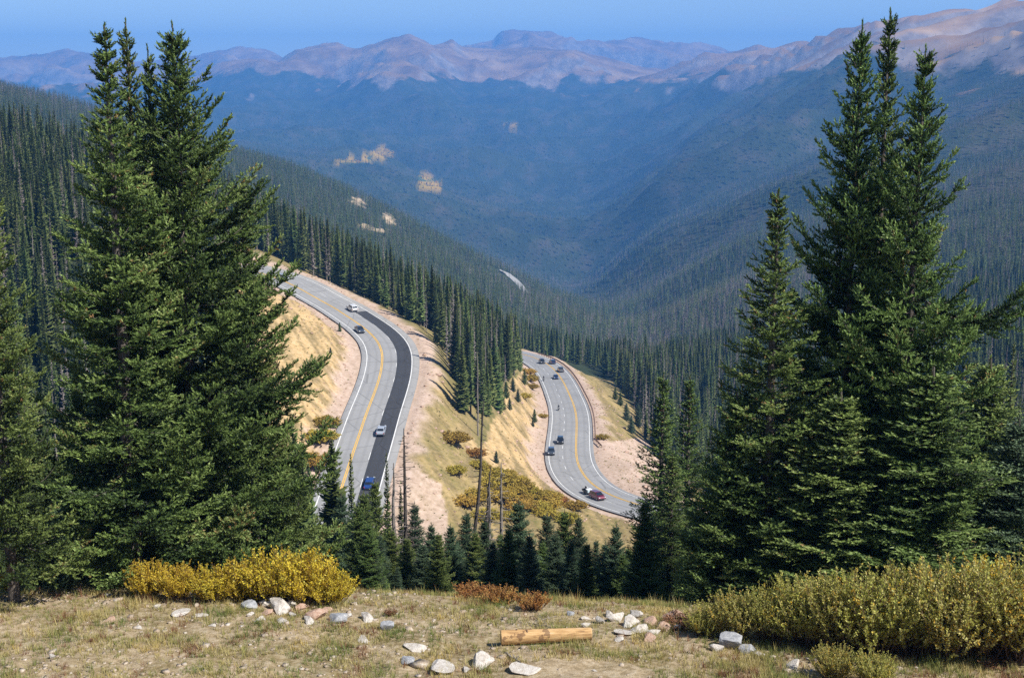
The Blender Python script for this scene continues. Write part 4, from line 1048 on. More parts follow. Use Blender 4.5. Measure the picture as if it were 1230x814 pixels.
SH = {'gold': shrub_meshes('gold', 1.7, 1.25, 1, M['gold'], 110, 90, .052, .017), 'willow': shrub_meshes('willow', 2.1, 1.9, 2, M['willow'], 130, 120, .055, .015, spread=.8), 'willow2': shrub_meshes('willow2', 1.9, 1.6, 3, M['willow'], 120, 110, .052, .015, spread=.85),
      'mid': shrub_meshes('slope', 3.4, 1.7, 6, M['autumn'], 130, 90, .15, .06, spread=1.0), 'midrust': shrub_meshes('slope_rust', 3.4, 1.6, 7, M['rust'], 120, 60, .16, .065, spread=1.0),
      'rust': shrub_meshes('rust', 1.4, .8, 4, M['rust'], 80, 60, .045, .014), 'red': shrub_meshes('red', .8, .5, 5, M['redplant'], 50, 36, .04, .012)}
def shrubs(rows, group, kind='shrub', cat='shrub'):
    for px, pyb, pyt, ms, rf, lab in rows:
        x, y, z = hit(px, pyb)
        w0 = {'gold': 1.7, 'willow': 2.1, 'willow2': 1.9, 'rust': 1.4, 'red': .8}[ms]; y += .40 * w0 * rf * min(1.3, (at_y(px, pyt, y)[2] - z) / {'gold': 1.25, 'willow': 1.9, 'willow2': 1.6, 'rust': .8, 'red': .5}[ms]); x = at_y(px, pyb, y)[0]; z = gz(x, y)
        zt = at_y(px, pyt, y)[2]; h = zt - z
        H = {'gold': 1.25, 'willow': 1.9, 'willow2': 1.6, 'rust': .8, 'red': .5}[ms]
        sz = h / H
        put_shrub(SH[ms], x, y, sz * rf, sz, lab, group, cat, kind)
shrubs([(178, 722, 672, 'gold', .92, 'golden willow shrub at the left end of the hedge beside the bare spruce trunk'), (216, 727, 678, 'gold', 1.05, 'second low golden shrub from the left in the yellow hedge'), (256, 728, 680, 'gold', 1.1, 'golden shrub in the lowest middle part of the yellow hedge'),
        (292, 727, 671, 'gold', 1.0, 'golden shrub just left of the highest yellow one, above the white rocks'), (330, 729, 660, 'gold', .95, 'tallest bright yellow shrub in the hedge behind the white rocks'), (368, 731, 662, 'gold', .9, 'bright yellow shrub behind the brown rocks'),
        (398, 733, 684, 'gold', .95, 'yellow shrub at the right end of the hedge'), (10, 708, 687, 'gold', 1.4, 'small yellow shrub in the grass at the left picture edge'), (78, 707, 692, 'gold', 1.5, 'tiny yellow shrub under the bluish young spruce')], 'golden shrubs on the bench')
shrubs([(566, 722, 700, 'rust', 1.4, 'low orange shrub left of centre at the rim of the bench'), (600, 728, 704, 'rust', 1.3, 'low orange shrub in the middle of the rim'), (640, 738, 708, 'rust', 1.0, 'reddish twiggy shrub at the rim above the brush pile'),
        (470, 742, 728, 'red', 1.2, 'small dark red twiggy plant left of the green tuft'), (815, 760, 735, 'red', 1.6, 'dark red twigs right of the rubble heap'), (1200, 812, 790, 'red', 2.2, 'red brown ground plant at the lower right corner')], 'low shrubs on the bench')
WL = [(846, 768, 724, 'willow2', 1.0, 'lowest willow at the left tip of the big thicket'), (884, 775, 708, 'willow2', 1.0, 'willow second from the left tip of the thicket'), (925, 782, 699, 'willow', .95, 'rounded green gold willow left of the thicket middle'),
      (968, 788, 692, 'willow2', 1.05, 'dense green gold willow above the grey rocks'), (1010, 794, 686, 'willow', 1.0, 'willow in the middle of the thicket below the squat spruce'), (1052, 796, 684, 'willow2', 1.0, 'olive willow right of the thicket middle'),
      (1094, 800, 680, 'willow', .98, 'tall olive willow in the thicket left of the bare stem'), (1136, 803, 676, 'willow2', 1.0, 'willow beside the thin bare stem'), (1178, 806, 676, 'willow', .95, 'tall willow right of the thin bare stem'), (1222, 806, 668, 'willow', 1.0, 'tallest willow at the right picture edge with yellow top'),
      (1000, 822, 772, 'willow2', 1.1, 'low front willow at the bottom edge below the thicket'), (1048, 828, 780, 'willow2', 1.1, 'low front willow at the bottom edge right of its neighbour'), (1120, 760, 686, 'willow', 1.0, 'willow half hidden at the back of the thicket'), (980, 758, 696, 'willow', .9, 'back willow behind the middle of the thicket'), (1190, 752, 672, 'gold', .9, 'yellow willow standing out at the top right of the thicket'), (1265, 790, 665, 'willow', 1.0, 'willow cut by the right picture edge')]
shrubs(WL, 'willows of the thicket on the right')
# yellow and orange shrubs on the slope between the two roads
g = np.random.default_rng(5)
MIDS = [(572, 548, 'rust', 2.6), (544, 532, 'rust', 3.6), (590, 573, 'gold', 3.0), (607, 583, 'gold', 3.4), (622, 590, 'gold', 3.4), (640, 600, 'gold', 3.0), (655, 604, 'gold', 3.0), (600, 600, 'gold', 3.2), (618, 612, 'gold', 3.0), (574, 600, 'gold', 3.0), (560, 607, 'gold', 2.8), (585, 625, 'gold', 3.0),
        (672, 604, 'rust', 2.0), (690, 612, 'gold', 2.6), (636, 458, 'gold', 3.4), (634, 449, 'gold', 3), (638, 467, 'gold', 2.5), (652, 501, 'rust', 1.6), (723, 527, 'gold', 1.9), (630, 478, 'gold', 2.2), (385, 530, 'gold', 3.5), (378, 560, 'gold', 3.5), (392, 512, 'gold', 3.0), (548, 568, 'rust', 2.2), (612, 624, 'gold', 2.4), (664, 600, 'gold', 2.2)]
MIDS += [(int(g.uniform(558, 600) + q * 3.4), int(566 + q * 2.0 + g.uniform(-6, 12)), 'gold', g.uniform(1.6, 3.0)) for q in range(26)]
nm = ['orange', 'round brown', 'bright', 'broad bright', 'deep gold', 'pale gold', 'low gold', 'dense gold', 'green gold', 'leafy', 'small gold', 'shaded gold']
for i, (px, py, k, s_) in enumerate(MIDS):
    x, y, z = hit(px, py, 120)
    if px < 400: where = 'on the sandy cut left of the upper road'
    elif 626 < px < 660 and py < 510: where = 'at the top inner edge of the lower road'
    elif px > 700: where = 'alone on the gravel behind the guardrail end'
    elif px < 560: where = 'on the grassy bank right of the upper road'
    else: where = 'in the hollow below the sandy cut'
    put_shrub(SH['mid' if k == 'gold' else 'mid' if i % 2 else 'midrust'], x, y, s_ * .58, s_ * .40, f'{nm[i % 12]} {["", "wide ", "ragged ", "flat ", "tall "][i // 12]}autumn shrub {where}' + (f', {["upper", "lower", "middle"][i % 3]} one' if px < 700 else ''), 'autumn shrubs on the road slopes')
# tufts of dry grass and low scrub over the road banks
N = 26000; bxx = g.uniform(-95, 75, N); byy = g.uniform(215, 500, N); bzz = ground(bxx, byy); q1, q2 = project(bxx, byy, bzz)
l1 = road_near('L', bxx, byy)[0]; l2 = road_near('R', bxx, byy)[0]; cl = np.minimum(np.maximum(-5.3 - l1, l1 - 9.6), np.maximum(-8.6 - l2, l2 - 4.9))
ok = inpoly(q1, q2, OPEN) & (cl > 1.2) & (g.random(N) < np.clip(.12 + .7 * fbm(bxx / 8, byy / 8, 3) + .03 * np.clip(cl, 0, 10), .03, 1))
bxx, byy, bzz = bxx[ok], byy[ok], bzz[ok]; N = len(bxx); h_ = g.uniform(.12, .42, N); K_ = 7; an = g.uniform(0, 6.28, (N, K_)); cc = np.stack([bxx, byy, bzz - .05], 1)[:, None]
ho = np.stack([np.cos(an), np.sin(an), an * 0], -1); ti = cc + ho * (h_[:, None] * g.uniform(.5, 1.2, (N, K_)))[..., None] + np.array([0, 0, 1.0]) * (h_[:, None] * g.uniform(.5, 1.1, (N, K_)))[..., None]
pe = np.stack([-np.sin(an), np.cos(an), an * 0], -1) * (h_ * .32)[:, None, None]
V = np.stack([cc - pe, cc + pe, ti], 2).reshape(-1, 3)
tag(link('scrub', mesh_np('scrub', V, np.arange(len(V)).reshape(-1, 3), M['grass_blades'], attr=np.repeat(np.clip(g.normal(.42, .25, N), 0, .95), K_))), 'low dry scrub and grass tufts over the road banks', 'scrub', kind='stuff')
# small dark firs on the cut slope
for i, (px, py, h) in enumerate([(608, 478, 5), (616, 470, 4.5), (622, 482, 4), (630, 462, 5.5), (604, 492, 4), (612, 492, 3.5), (642, 507, 4.2), (640, 512, 2.5), (596, 556, 3), (408, 398, 2.6), (397, 424, 1.6), (752, 505, 6), (745, 487, 5), (758, 520, 6), (766, 512, 8), (739, 480, 5)]):
    x, y, z = hit(px, py, 150)
    wh = 'on the sandy cut above the lower road' if px < 660 and px > 500 else 'on the tan slope left of the upper road' if px < 500 else 'on the fill slope below the guardrail'
    plant_tree('fir_tree', S['blue' if i % 3 else 'green'], x, y, h, 1.2, None, f'{["squat", "small", "tiny", "bushy", "low"][i % 5]} {["dark", "green", "rounded"][i % 3]} young fir {wh}', 'young firs on the road banks', z=z - .1)

# grass: numberless blades in tufts
g = np.random.default_rng(9)
N = 90000
gy = 27.5 + (47 - 27.5) * g.random(N) ** .9; gx = g.uniform(-.43, .43, N) * gy * 1.02
dn = .36 + .85 * fbm(gx / 1.8, gy / 1.5, 3) + .25 * sstep(0, .25, gx / gy) 
ok = g.random(N) < np.clip(dn * 1.05, .10, 1)
ok &= ~(((gx - 1.6) / 2.2) ** 2 + ((gy - 32) / 1.0) ** 2 < .9)
gx, gy = gx[ok], gy[ok]; gzv = ground(gx, gy); N = len(gx)
patch = fbm(gx / 2.6 + 9, gy / 2.6, 2)
hgt = g.uniform(.07, .20, N) * (1 + .6 * np.clip(patch, -1, 1)) * np.where(g.random(N) < .06, 1.9, 1)
NB = 6
ang = g.uniform(0, 6.28, (N, NB)); ln = g.uniform(.15, .8, (N, NB)) * hgt[:, None]
bx_ = gx[:, None] + np.cos(ang) * .03; by_ = gy[:, None] + np.sin(ang) * .03
tx_ = bx_ + np.cos(ang) * ln; ty_ = by_ + np.sin(ang) * ln; tz_ = gzv[:, None] + hgt[:, None] * g.uniform(.7, 1.15, (N, NB))
wv = .0075; px2 = -np.sin(ang) * wv; py2 = np.cos(ang) * wv; bz_ = np.broadcast_to(gzv[:, None] - .02, bx_.shape)
V = np.stack([np.stack([bx_ - px2, by_ - py2, bz_], -1), np.stack([bx_ + px2, by_ + py2, bz_], -1), np.stack([tx_, ty_, tz_], -1)], 2).reshape(-1, 3)
tone = np.clip(.47 + .55 * fbm(gx / 1.3 + 4, gy / 1.3, 2) + g.normal(0, .16, N), 0, .9)
red = (fbm(gx / .9 - 7, gy / .9, 2) > .38) & (g.random(N) < .75); tone[red] = 1.0
pxg, pyg = project(gx, gy, gzv)
grn = (((pxg - 510) / 45) ** 2 + ((pyg - 762) / 16) ** 2 < 1) | (((pxg - 360) / 40) ** 2 + ((pyg - 800) / 16) ** 2 < 1); tone[grn & (g.random(N) < .8)] = .08
tag(link('grass', mesh_np('grass', V, np.arange(len(V)).reshape(-1, 3), M['grass_blades'], attr=np.repeat(tone, NB))), 'dry straw and green grass tufts over the bench', 'grass', kind='stuff')
# pebbles
N = 5500
qy_ = g.uniform(28.5, 44, N); qx_2 = g.uniform(-.42, .42, N) * qy_; w_ = fbm(qx_2 / 3 + 2, qy_ / 2.2, 2); ok = g.random(N) < np.clip(.25 + 1.2 * w_ + .25 * (qx_2 < -2), .06, 1)
qx_2, qy_ = qx_2[ok], qy_[ok]; qz = ground(qx_2, qy_); N = len(qx_2)
cube = np.array([(-1, -1, -1), (1, -1, -1), (1, 1, -1), (-1, 1, -1), (-1, -1, 1), (1, -1, 1), (1, 1, 1), (-1, 1, 1)], float) * [1, 1, .7]
fc = np.array([(0, 3, 2, 1), (4, 5, 6, 7), (0, 1, 5, 4), (1, 2, 6, 5), (2, 3, 7, 6), (3, 0, 4, 7)])
sz = g.lognormal(-3.55, .5, N)
V = (cube[None] * (1 + g.uniform(-.35, .25, (N, 8, 1)) + g.normal(0, .12, (N, 8, 3)))) * sz[:, None, None]; th = g.uniform(0, 6.28, N)
c_, s_ = np.cos(th)[:, None], np.sin(th)[:, None]
V = np.stack([V[..., 0] * c_ - V[..., 1] * s_ + qx_2[:, None], V[..., 0] * s_ + V[..., 1] * c_ + qy_[:, None], V[..., 2] * .7 + qz[:, None] + sz[:, None] * .2], -1).reshape(-1, 3)
T = (fc[None] + np.arange(N)[:, None, None] * 8).reshape(-1, 4)
tag(link('pebbles', mesh_np('pebbles', V, T, M['pebble'], n=4)), 'pale pebbles and stone chips scattered in the grass', 'pebbles', kind='stuff')
N = 16000; bxx = g.uniform(-80, 70, N); byy = g.uniform(215, 480, N); bzz = ground(bxx, byy); q1, q2 = project(bxx, byy, bzz)
l1 = road_near('L', bxx, byy)[0]; l2 = road_near('R', bxx, byy)[0]; cl = np.minimum(np.maximum(-5.3 - l1, l1 - 9.6), np.maximum(-8.6 - l2, l2 - 4.9))
ok = inpoly(q1, q2, OPEN) & (cl > .7) & (cl < 22) & (g.random(N) < np.clip(.35 + .8 * fbm(bxx / 7, byy / 7, 3) - .01 * cl, .04, 1))
bxx, byy, bzz = bxx[ok], byy[ok], bzz[ok]; N = len(bxx); sz = np.clip(g.lognormal(-2.1, .55, N), .05, .6); th = g.uniform(0, 6.28, N); c_, s_ = np.cos(th)[:, None], np.sin(th)[:, None]
V = (cube[None] * (1 + g.uniform(-.35, .25, (N, 8, 1)) + g.normal(0, .12, (N, 8, 3)))) * sz[:, None, None]
V = np.stack([V[..., 0] * c_ - V[..., 1] * s_ + bxx[:, None], V[..., 0] * s_ + V[..., 1] * c_ + byy[:, None], V[..., 2] * .8 + bzz[:, None] + sz[:, None] * .2], -1).reshape(-1, 3)
tag(link('rubble', mesh_np('rubble', V, (fc[None] + np.arange(N)[:, None, None] * 8).reshape(-1, 4), M['rock_pink'], n=4)), 'pinkish broken stones strewn over the road banks', 'rubble', kind='stuff')
def rock_mesh(seed, mat, flat=.6):
    g = np.random.default_rng(seed); bm = bmesh.new(); bmesh.ops.create_icosphere(bm, subdivisions=3, radius=1)
    pl = [(nrmz(g.normal(size=3)), g.uniform(.40, .72)) for _ in range(13)]
    for v in bm.verts:
        c = np.array(v.co)
        for n_, d_ in pl:
            e = c @ n_
            if e > d_: c = c - n_ * (e - d_)
        c += g.normal(0, .010, 3); v.co = Vector(c * 1.35 * [1, .8, flat])
    me = bpy.data.meshes.new('rock'); bm.to_mesh(me); bm.free(); me.materials.append(mat); return me
RM = {'w': [rock_mesh(i, M['rock_white'], .62) for i in (11, 12, 13)], 'g': [rock_mesh(i, M['rock_grey'], .7) for i in (4, 5)], 'p': [rock_mesh(i, M['rock_pink'], .7) for i in (6, 7)], 'f': [rock_mesh(i, M['rock_white'], .28) for i in (8, 9)]}
ROCKS = [(336, 733, 38, 'w', 'largest white rock, in front of the bright yellow shrub'), (319, 727, 20, 'w', 'white rock touching the left of the largest white one'), (295, 731, 24, 'g', 'flat grey rock under the yellow hedge'), (338, 748, 18, 'w', 'small white rock just below the largest white one'),
 (361, 732, 20, 'p', 'reddish rock right of the largest white one'), (381, 742, 30, 'p', 'brown block of rock below the right end of the yellow hedge'), (406, 746, 30, 'g', 'grey white rock right of the brown block'), (352, 741, 12, 'w', 'white stone between the largest rock and the brown block'),
 (218, 739, 24, 'f', 'flat pale slab left of the rock cluster'), (240, 741, 18, 'f', 'flat pale slab next to its twin, left of the rock cluster'), (189, 730, 10, 'w', 'small pale stone below the left of the yellow hedge'), (165, 756, 10, 'w', 'small pale stone alone in the open left'), (133, 746, 15, 'p', 'low tan stone in the open left'),
 (63, 790, 10, 'w', 'small white stone near the lower left'), (94, 710, 11, 'w', 'pale stone near the foot of the bluish spruce'), (128, 716, 12, 'f', 'flat pale stone left of the bare spruce trunk'), (300, 740, 11, 'w', 'pale pebble sized stone under the grey rock'),
 (463, 757, 22, 'g', 'upright blue grey rock left of the green tuft'), (441, 745, 24, 'w', 'pale rock behind the upright blue grey rock'), (436, 770, 20, 'f', 'flat pale stone below the upright blue grey rock'), (490, 795, 22, 'g', 'smooth light grey stone near the bottom edge'), (497, 781, 26, 'f', 'flat brownish slab above the smooth grey stone'),
 (528, 808, 42, 'f', 'long flat slab at the bottom edge'), (579, 801, 42, 'w', 'broad white rock at the bottom edge left of the short stick'), (629, 808, 36, 'f', 'flat white rock at the bottom edge right of the short stick'), (560, 806, 16, 'f', 'small flat stone left of the broad white rock'),
 (685, 738, 12, 'g', 'small dark stone on the rim right of the brush pile'), (702, 744, 14, 'w', 'white stone on the rim above the log end'), (704, 753, 13, 'w', 'lower white stone above the log end'), (714, 806, 7, 'w', 'tiny white stone right of the bottom slabs'), (256, 712, 8, 'g', 'grey stone hidden in the yellow hedge'),
 (740, 746, 26, 'w', 'leftmost white block of the rubble heap'), (757, 752, 30, 'w', 'white block in the upper middle of the rubble heap'), (768, 760, 28, 'w', 'white block at the right foot of the rubble heap'), (750, 762, 26, 'f', 'flat white slab at the front of the rubble heap'), (778, 750, 22, 'p', 'tan block at the back of the rubble heap'), (732, 740, 16, 'w', 'small white block at the back left of the rubble heap'),
 (806, 748, 32, 'p', 'pinkish boulder left of the willow tip'), (797, 756, 24, 'p', 'tan boulder in front of the pinkish one'), (814, 756, 14, 'g', 'dark bluish stone leaning on the pinkish boulder'), (786, 763, 18, 'w', 'pale stone between the rubble heap and the pinkish boulder'),
 (875, 778, 36, 'g', 'layered grey rock at the foot of the willow thicket'), (896, 785, 26, 'g', 'grey slab right of the layered rock'), (862, 782, 18, 'w', 'pale stone left of the layered rock'), (912, 788, 16, 'w', 'pale stone right of the grey slab'), (954, 802, 26, 'f', 'flat stone half buried below the willows'), (322, 738, 16, 'p', 'pinkish stone wedged under the left side of the largest white rock'), (347, 728, 18, 'w', 'white rock leaning on the right of the largest white one'), (371, 748, 20, 'w', 'pale angular rock below the reddish one'), (392, 734, 16, 'p', 'tan stone behind the brown block'), (418, 742, 18, 'w', 'pale rock at the right end of the left rock cluster'), (312, 745, 14, 'w', 'pale angular stone at the lower left of the cluster'), (763, 742, 20, 'w', 'white block at the very back of the rubble heap'), (745, 770, 18, 'w', 'white stone spilled below the rubble heap'), (780, 768, 20, 'p', 'tan stone at the front right of the rubble heap'), (722, 748, 16, 'w', 'pale stone at the left foot of the rubble heap'),
 (255, 752, 9, 'w', 'pale stone in the grass below the yellow hedge'), (462, 707, 14, 'g', 'grey stone on the rim above the straw grass')]
for i, (px, py, wpx, k, lab) in enumerate(ROCKS):
    x, y, z = hit(px, py); s_ = wpx * y / F / 2 * 0.98
    me = RM[k][i % len(RM[k])]
    o = link('rock', me, None, (x, y + s_ * .3, z + s_ * (.22 if k != 'f' else .13)), random.uniform(0, 6.28)); o.scale = (s_, s_, s_ * random.uniform(.8, 1.15)); o.rotation_euler[0] = random.uniform(-.2, .2)
    tag(o, lab, 'rock', 'rocks on the bench')
# the log
def log():
    x0, y0, z0 = hit(602, 776); x1, y1, z1 = hit(710, 772); y1 = y0 + .25
    r = .205; L = math.hypot(x1 - x0, y1 - y0); n = 26; sd_ = 20
    g = np.random.default_rng(3); V = []; T = []
    for i in range(n + 1):
        u = i / n; rr = r * (1 - .14 * u) * (1 + .015 * math.sin(9 * u) + g.normal(0, .006))
        for j in range(sd_):
            a = j / sd_ * 2 * math.pi; q = rr * (1 + .012 * math.sin(5 * a + 3 * u) + g.normal(0, .004))
            V.append((L * u, math.cos(a) * q, math.sin(a) * q))
    for i in range(n):
        for j in range(sd_): T.append((i * sd_ + j, i * sd_ + (j + 1) % sd_, (i + 1) * sd_ + (j + 1) % sd_, (i + 1) * sd_ + j))
    root = empty('log', (x0, y0 + .2, z0 - .02), math.atan2(y1 - y0, x1 - x0)); root.rotation_euler[1] = -math.atan2((gz(x1, y1 + .2) - gz(x0, y0 + .2)), L) * .8
    m, t, p = nodes('peeled_log'); tc = t.nodes.new('ShaderNodeTexCoord').outputs['Object']
    mp = t.nodes.new('ShaderNodeMapping'); mp.inputs['Scale'].default_value = (1.2, 9, 9); t.links.new(tc, mp.inputs[0])
    n_ = noise(t, 2.2, 7, mp.outputs[0], .65); c = ramp(t, [(.32, (.15, .08, .035)), (.45, (.40, .235, .095)), (.6, (.54, .35, .16)), (.75, (.50, .40, .27))], n_)
    vo = noise(t, 2.6, 3, tc); c = mix(t, c, (.13, .065, .03), mth(t, 'MULTIPLY', mth(t, 'GREATER_THAN', vo, .63), .7))
    t.links.new(c, p.inputs['Base Color']); p.inputs['Roughness'].default_value = .8; t.links.new(bump(t, n_, .012, .9), p.inputs['Normal'])
    tr = link('trunk', mesh_np('log_trunk', V, np.array(T), m, n=4, smooth=True), root, (0, 0, r * .92))
    for xx, rr in ((0, r), (L, r * .86)):
        bm = bmesh.new(); c_ = bmesh.ops.create_cone(bm, cap_ends=True, segments=20, radius1=rr * .985, radius2=rr * .96, depth=.03, matrix=Matrix.Rotation(math.pi / 2 * (-1 if xx == 0 else 1), 4, 'Y'))
        me = bpy.data.meshes.new('cut_end'); bm.to_mesh(me); bm.free()
        me.materials.append(CUT); link('cut_end', me, root, (xx, 0, r * .92))
    for k in range(5):
        a = g.uniform(.3, 2.8); u = g.uniform(.1, .9) * L
        bm = bmesh.new(); bmesh.ops.create_cone(bm, cap_ends=True, segments=8, radius1=.035, radius2=.02, depth=.07); bmesh.ops.rotate(bm, verts=bm.verts, matrix=Matrix.Rotation(math.pi / 2 - a, 3, 'X'))
        me = bpy.data.meshes.new('knot'); bm.to_mesh(me); bm.free(); me.materials.append(M['stems']); link('knot', me, root, (u, math.cos(a) * r * .95, r * .92 + math.sin(a) * r * .95))
    tag(root, 'peeled orange brown log lying on the grass near the bottom centre', 'log')
CUT = plain('sawn_log_end', (.50, .34, .16), .8, vary=.3, scale=14)
log()
def stick(px0, py0, px1, py1, r, lab, mat='deadwood', up=None, group=None, dy=0.0):
    x0, y0, z0 = hit(px0, py0)
    if up is None: x1, y1, z1 = hit(px1, py1); z1 += .05
    else: x1, y1, z1 = at_y(px1, py1, y0 + dy)
    P = np.linspace((x0, y0, z0 - .03), (x1, y1, z1), 9); L = np.linalg.norm(P[-1] - P[0]); P[1:-1] += np.random.default_rng(int(px0)).normal(0, .012 * L, (7, 3)) * [1, .5, .6]
    pp = [(P - P[0], np.linspace(r, r * .45, 9))]
    for k in (3, 5, 6):
        if L > .6: pp.append((np.array([P[k] - P[0], P[k] - P[0] + np.array([.1 * (-1) ** k, .03, .16]) * L * .6]), np.array([r * .45, r * .2])))
    V, T = tubes(pp, 6); o = link('stick', mesh_np('stick', V, T, M[mat], smooth=True), None, tuple(P[0])); tag(o, lab, 'stick', group); return o
stick(606, 783, 625, 797, .045, 'short pale stick lying below the log')
stick(1228, 790, 1196, 741, .03, 'dark bare pole leaning out of the willows at the right edge', 'charwood', up=1)
stick(1176, 776, 1184, 700, .022, 'thin upright bare stem rising through the right willows', 'charwood', up=1)
for i, (a, b, c, d, l) in enumerate([(622, 752, 668, 742, 'long grey stick on top of the brush pile'), (630, 746, 672, 757, 'grey stick crossing the front of the brush pile'), (640, 738, 655, 757, 'short grey stick standing out of the brush pile'), (648, 754, 680, 745, 'thin stick at the right end of the brush pile'),
                                   (618, 745, 646, 755, 'thin stick at the left end of the brush pile'), (655, 738, 640, 752, 'bent grey twig in the middle of the brush pile'), (625, 716, 638, 742, 'pale bare twig leaning on the brush pile from the rim')]): stick(a, b, c, d, .018, l, group='sticks of the brush pile')
stick(100, 703, 146, 700, .03, 'grey fallen branch at the foot of the bare spruce trunk')

# ------------------------------------------------------------------ vehicles
M['glass'] = plain('dark_car_glass', (.015, .02, .028), .08, coat=.5)
M['tyre'] = plain('tyre_rubber', (.02, .02, .02), .85); M['rim'] = plain('alloy_rim', (.45, .46, .48), .35, .7)
M['trim'] = plain('black_plastic_trim', (.03, .03, .032), .6); M['lamp'] = plain('clear_headlamp', (.75, .77, .8), .15, coat=.5); M['redlamp'] = plain('red_tail_lamp', (.40, .02, .02), .25, coat=.5)
PAINT = {'white': (.78, .78, .77), 'silver': (.42, .46, .52), 'navy': (.02, .035, .10), 'blue': (.025, .07, .25), 'black': (.012, .014, .020), 'grey': (.17, .18, .19), 'maroon': (.16, .012, .035), 'slate': (.05, .065, .09)}
PM = {k: plain(k + '_car_paint', v, .32, .2, coat=.8) for k, v in PAINT.items()}
def prism(prof, w0, w1=None, bev=.05, z0=None, z1=None):
    """side outline (x,z) extruded across y; w1: half width at the top (tumblehome)"""
    bm = bmesh.new(); zs = [p[1] for p in prof]; a, b = min(zs), max(zs)
    hw = lambda z: w0 if w1 is None else w0 + (w1 - w0) * (z - a) / (b - a)
    L_ = [bm.verts.new((x, -hw(z), z)) for x, z in prof]; R_ = [bm.verts.new((x, hw(z), z)) for x, z in prof]
    n = len(prof); bm.faces.new(L_); bm.faces.new(R_[::-1])
    for i in range(n): bm.faces.new((L_[i], R_[i], R_[(i + 1) % n], L_[(i + 1) % n]))
    bmesh.ops.recalc_face_normals(bm, faces=bm.faces[:])
    if bev: bmesh.ops.bevel(bm, geom=bm.edges[:], offset=bev, segments=2, affect='EDGES', clamp_overlap=True)
    return bm
def bmo(name, bm, mat, parent, loc=None, smooth=False):
    me = bpy.data.meshes.new(name); bm.to_mesh(me); bm.free(); me.materials.append(mat)
    if smooth: me.polygons.foreach_set('use_smooth', np.ones(len(me.polygons), bool))
    return link(name, me, parent, loc)
def quad_panel(pts, th=.012):
    bm = bmesh.new(); v = [bm.verts.new(p) for p in pts]; f = bm.faces.new(v); r = bmesh.ops.extrude_face_region(bm, geom=[f]); n = f.normal.copy(); bm.normal_update(); n = f.normal
    for q in r['geom']:
        if isinstance(q, bmesh.types.BMVert): q.co += n * -th
    bmesh.ops.recalc_face_normals(bm, faces=bm.faces[:]); return bm
def box(sx, sy, sz, bev=.02):
    bm = bmesh.new(); bmesh.ops.create_cube(bm, size=1, matrix=Matrix.Diagonal((sx, sy, sz, 1)))
    if bev: bmesh.ops.bevel(bm, geom=bm.edges[:], offset=bev, segments=1, affect='EDGES')
    return bm
def cyl(r, d, seg=20, axis='Y', r2=None, bev=0):
    bm = bmesh.new(); bmesh.ops.create_cone(bm, cap_ends=True, segments=seg, radius1=r, radius2=r if r2 is None else r2, depth=d)
    if axis == 'Y': bmesh.ops.rotate(bm, verts=bm.verts, matrix=Matrix.Rotation(math.pi / 2, 3, 'X'))
    if axis == 'X': bmesh.ops.rotate(bm, verts=bm.verts, matrix=Matrix.Rotation(math.pi / 2, 3, 'Y'))
    return bm
KIND = {  # length, half width, body profile, cabin profile, wheelbase centres, wheel radius
 'car': (4.6, .90, [(-2.28, .32), (-2.30, .72), (-2.15, .93), (-1.2, .97), (1.0, .93), (2.0, .80), (2.28, .62), (2.30, .30), (2.0, .22), (-2.0, .22)], [(-1.75, .95), (-.95, 1.42), (.25, 1.44), (1.15, .92)], (-1.38, 1.40), .33),
 'suv': (4.7, .95, [(-2.33, .40), (-2.35, 1.02), (-2.25, 1.08), (1.1, 1.06), (2.15, .98), (2.33, .72), (2.35, .38), (2.1, .28), (-2.1, .28)], [(-2.24, 1.07), (-2.0, 1.70), (.35, 1.74), (1.15, 1.05)], (-1.38, 1.42), .38),
 'van': (4.9, .97, [(-2.42, .38), (-2.45, .98), (-2.36, 1.05), (1.2, 1.02), (2.2, .88), (2.43, .62), (2.45, .34), (2.2, .24), (-2.2, .24)], [(-2.35, 1.03), (-2.12, 1.66), (.4, 1.74), (1.65, 1.0)], (-1.5, 1.5), .34),
 'pickup': (5.6, .98, [(-2.78, .48), (-2.80, 1.10), (-.62, 1.12), (1.45, 1.10), (2.6, 1.04), (2.79, .80), (2.80, .45), (2.5, .36), (-2.5, .36)], [(-.62, 1.10), (-.48, 1.80), (.55, 1.82), (1.35, 1.09)], (-1.75, 1.75), .40)}
WHEEL = {}
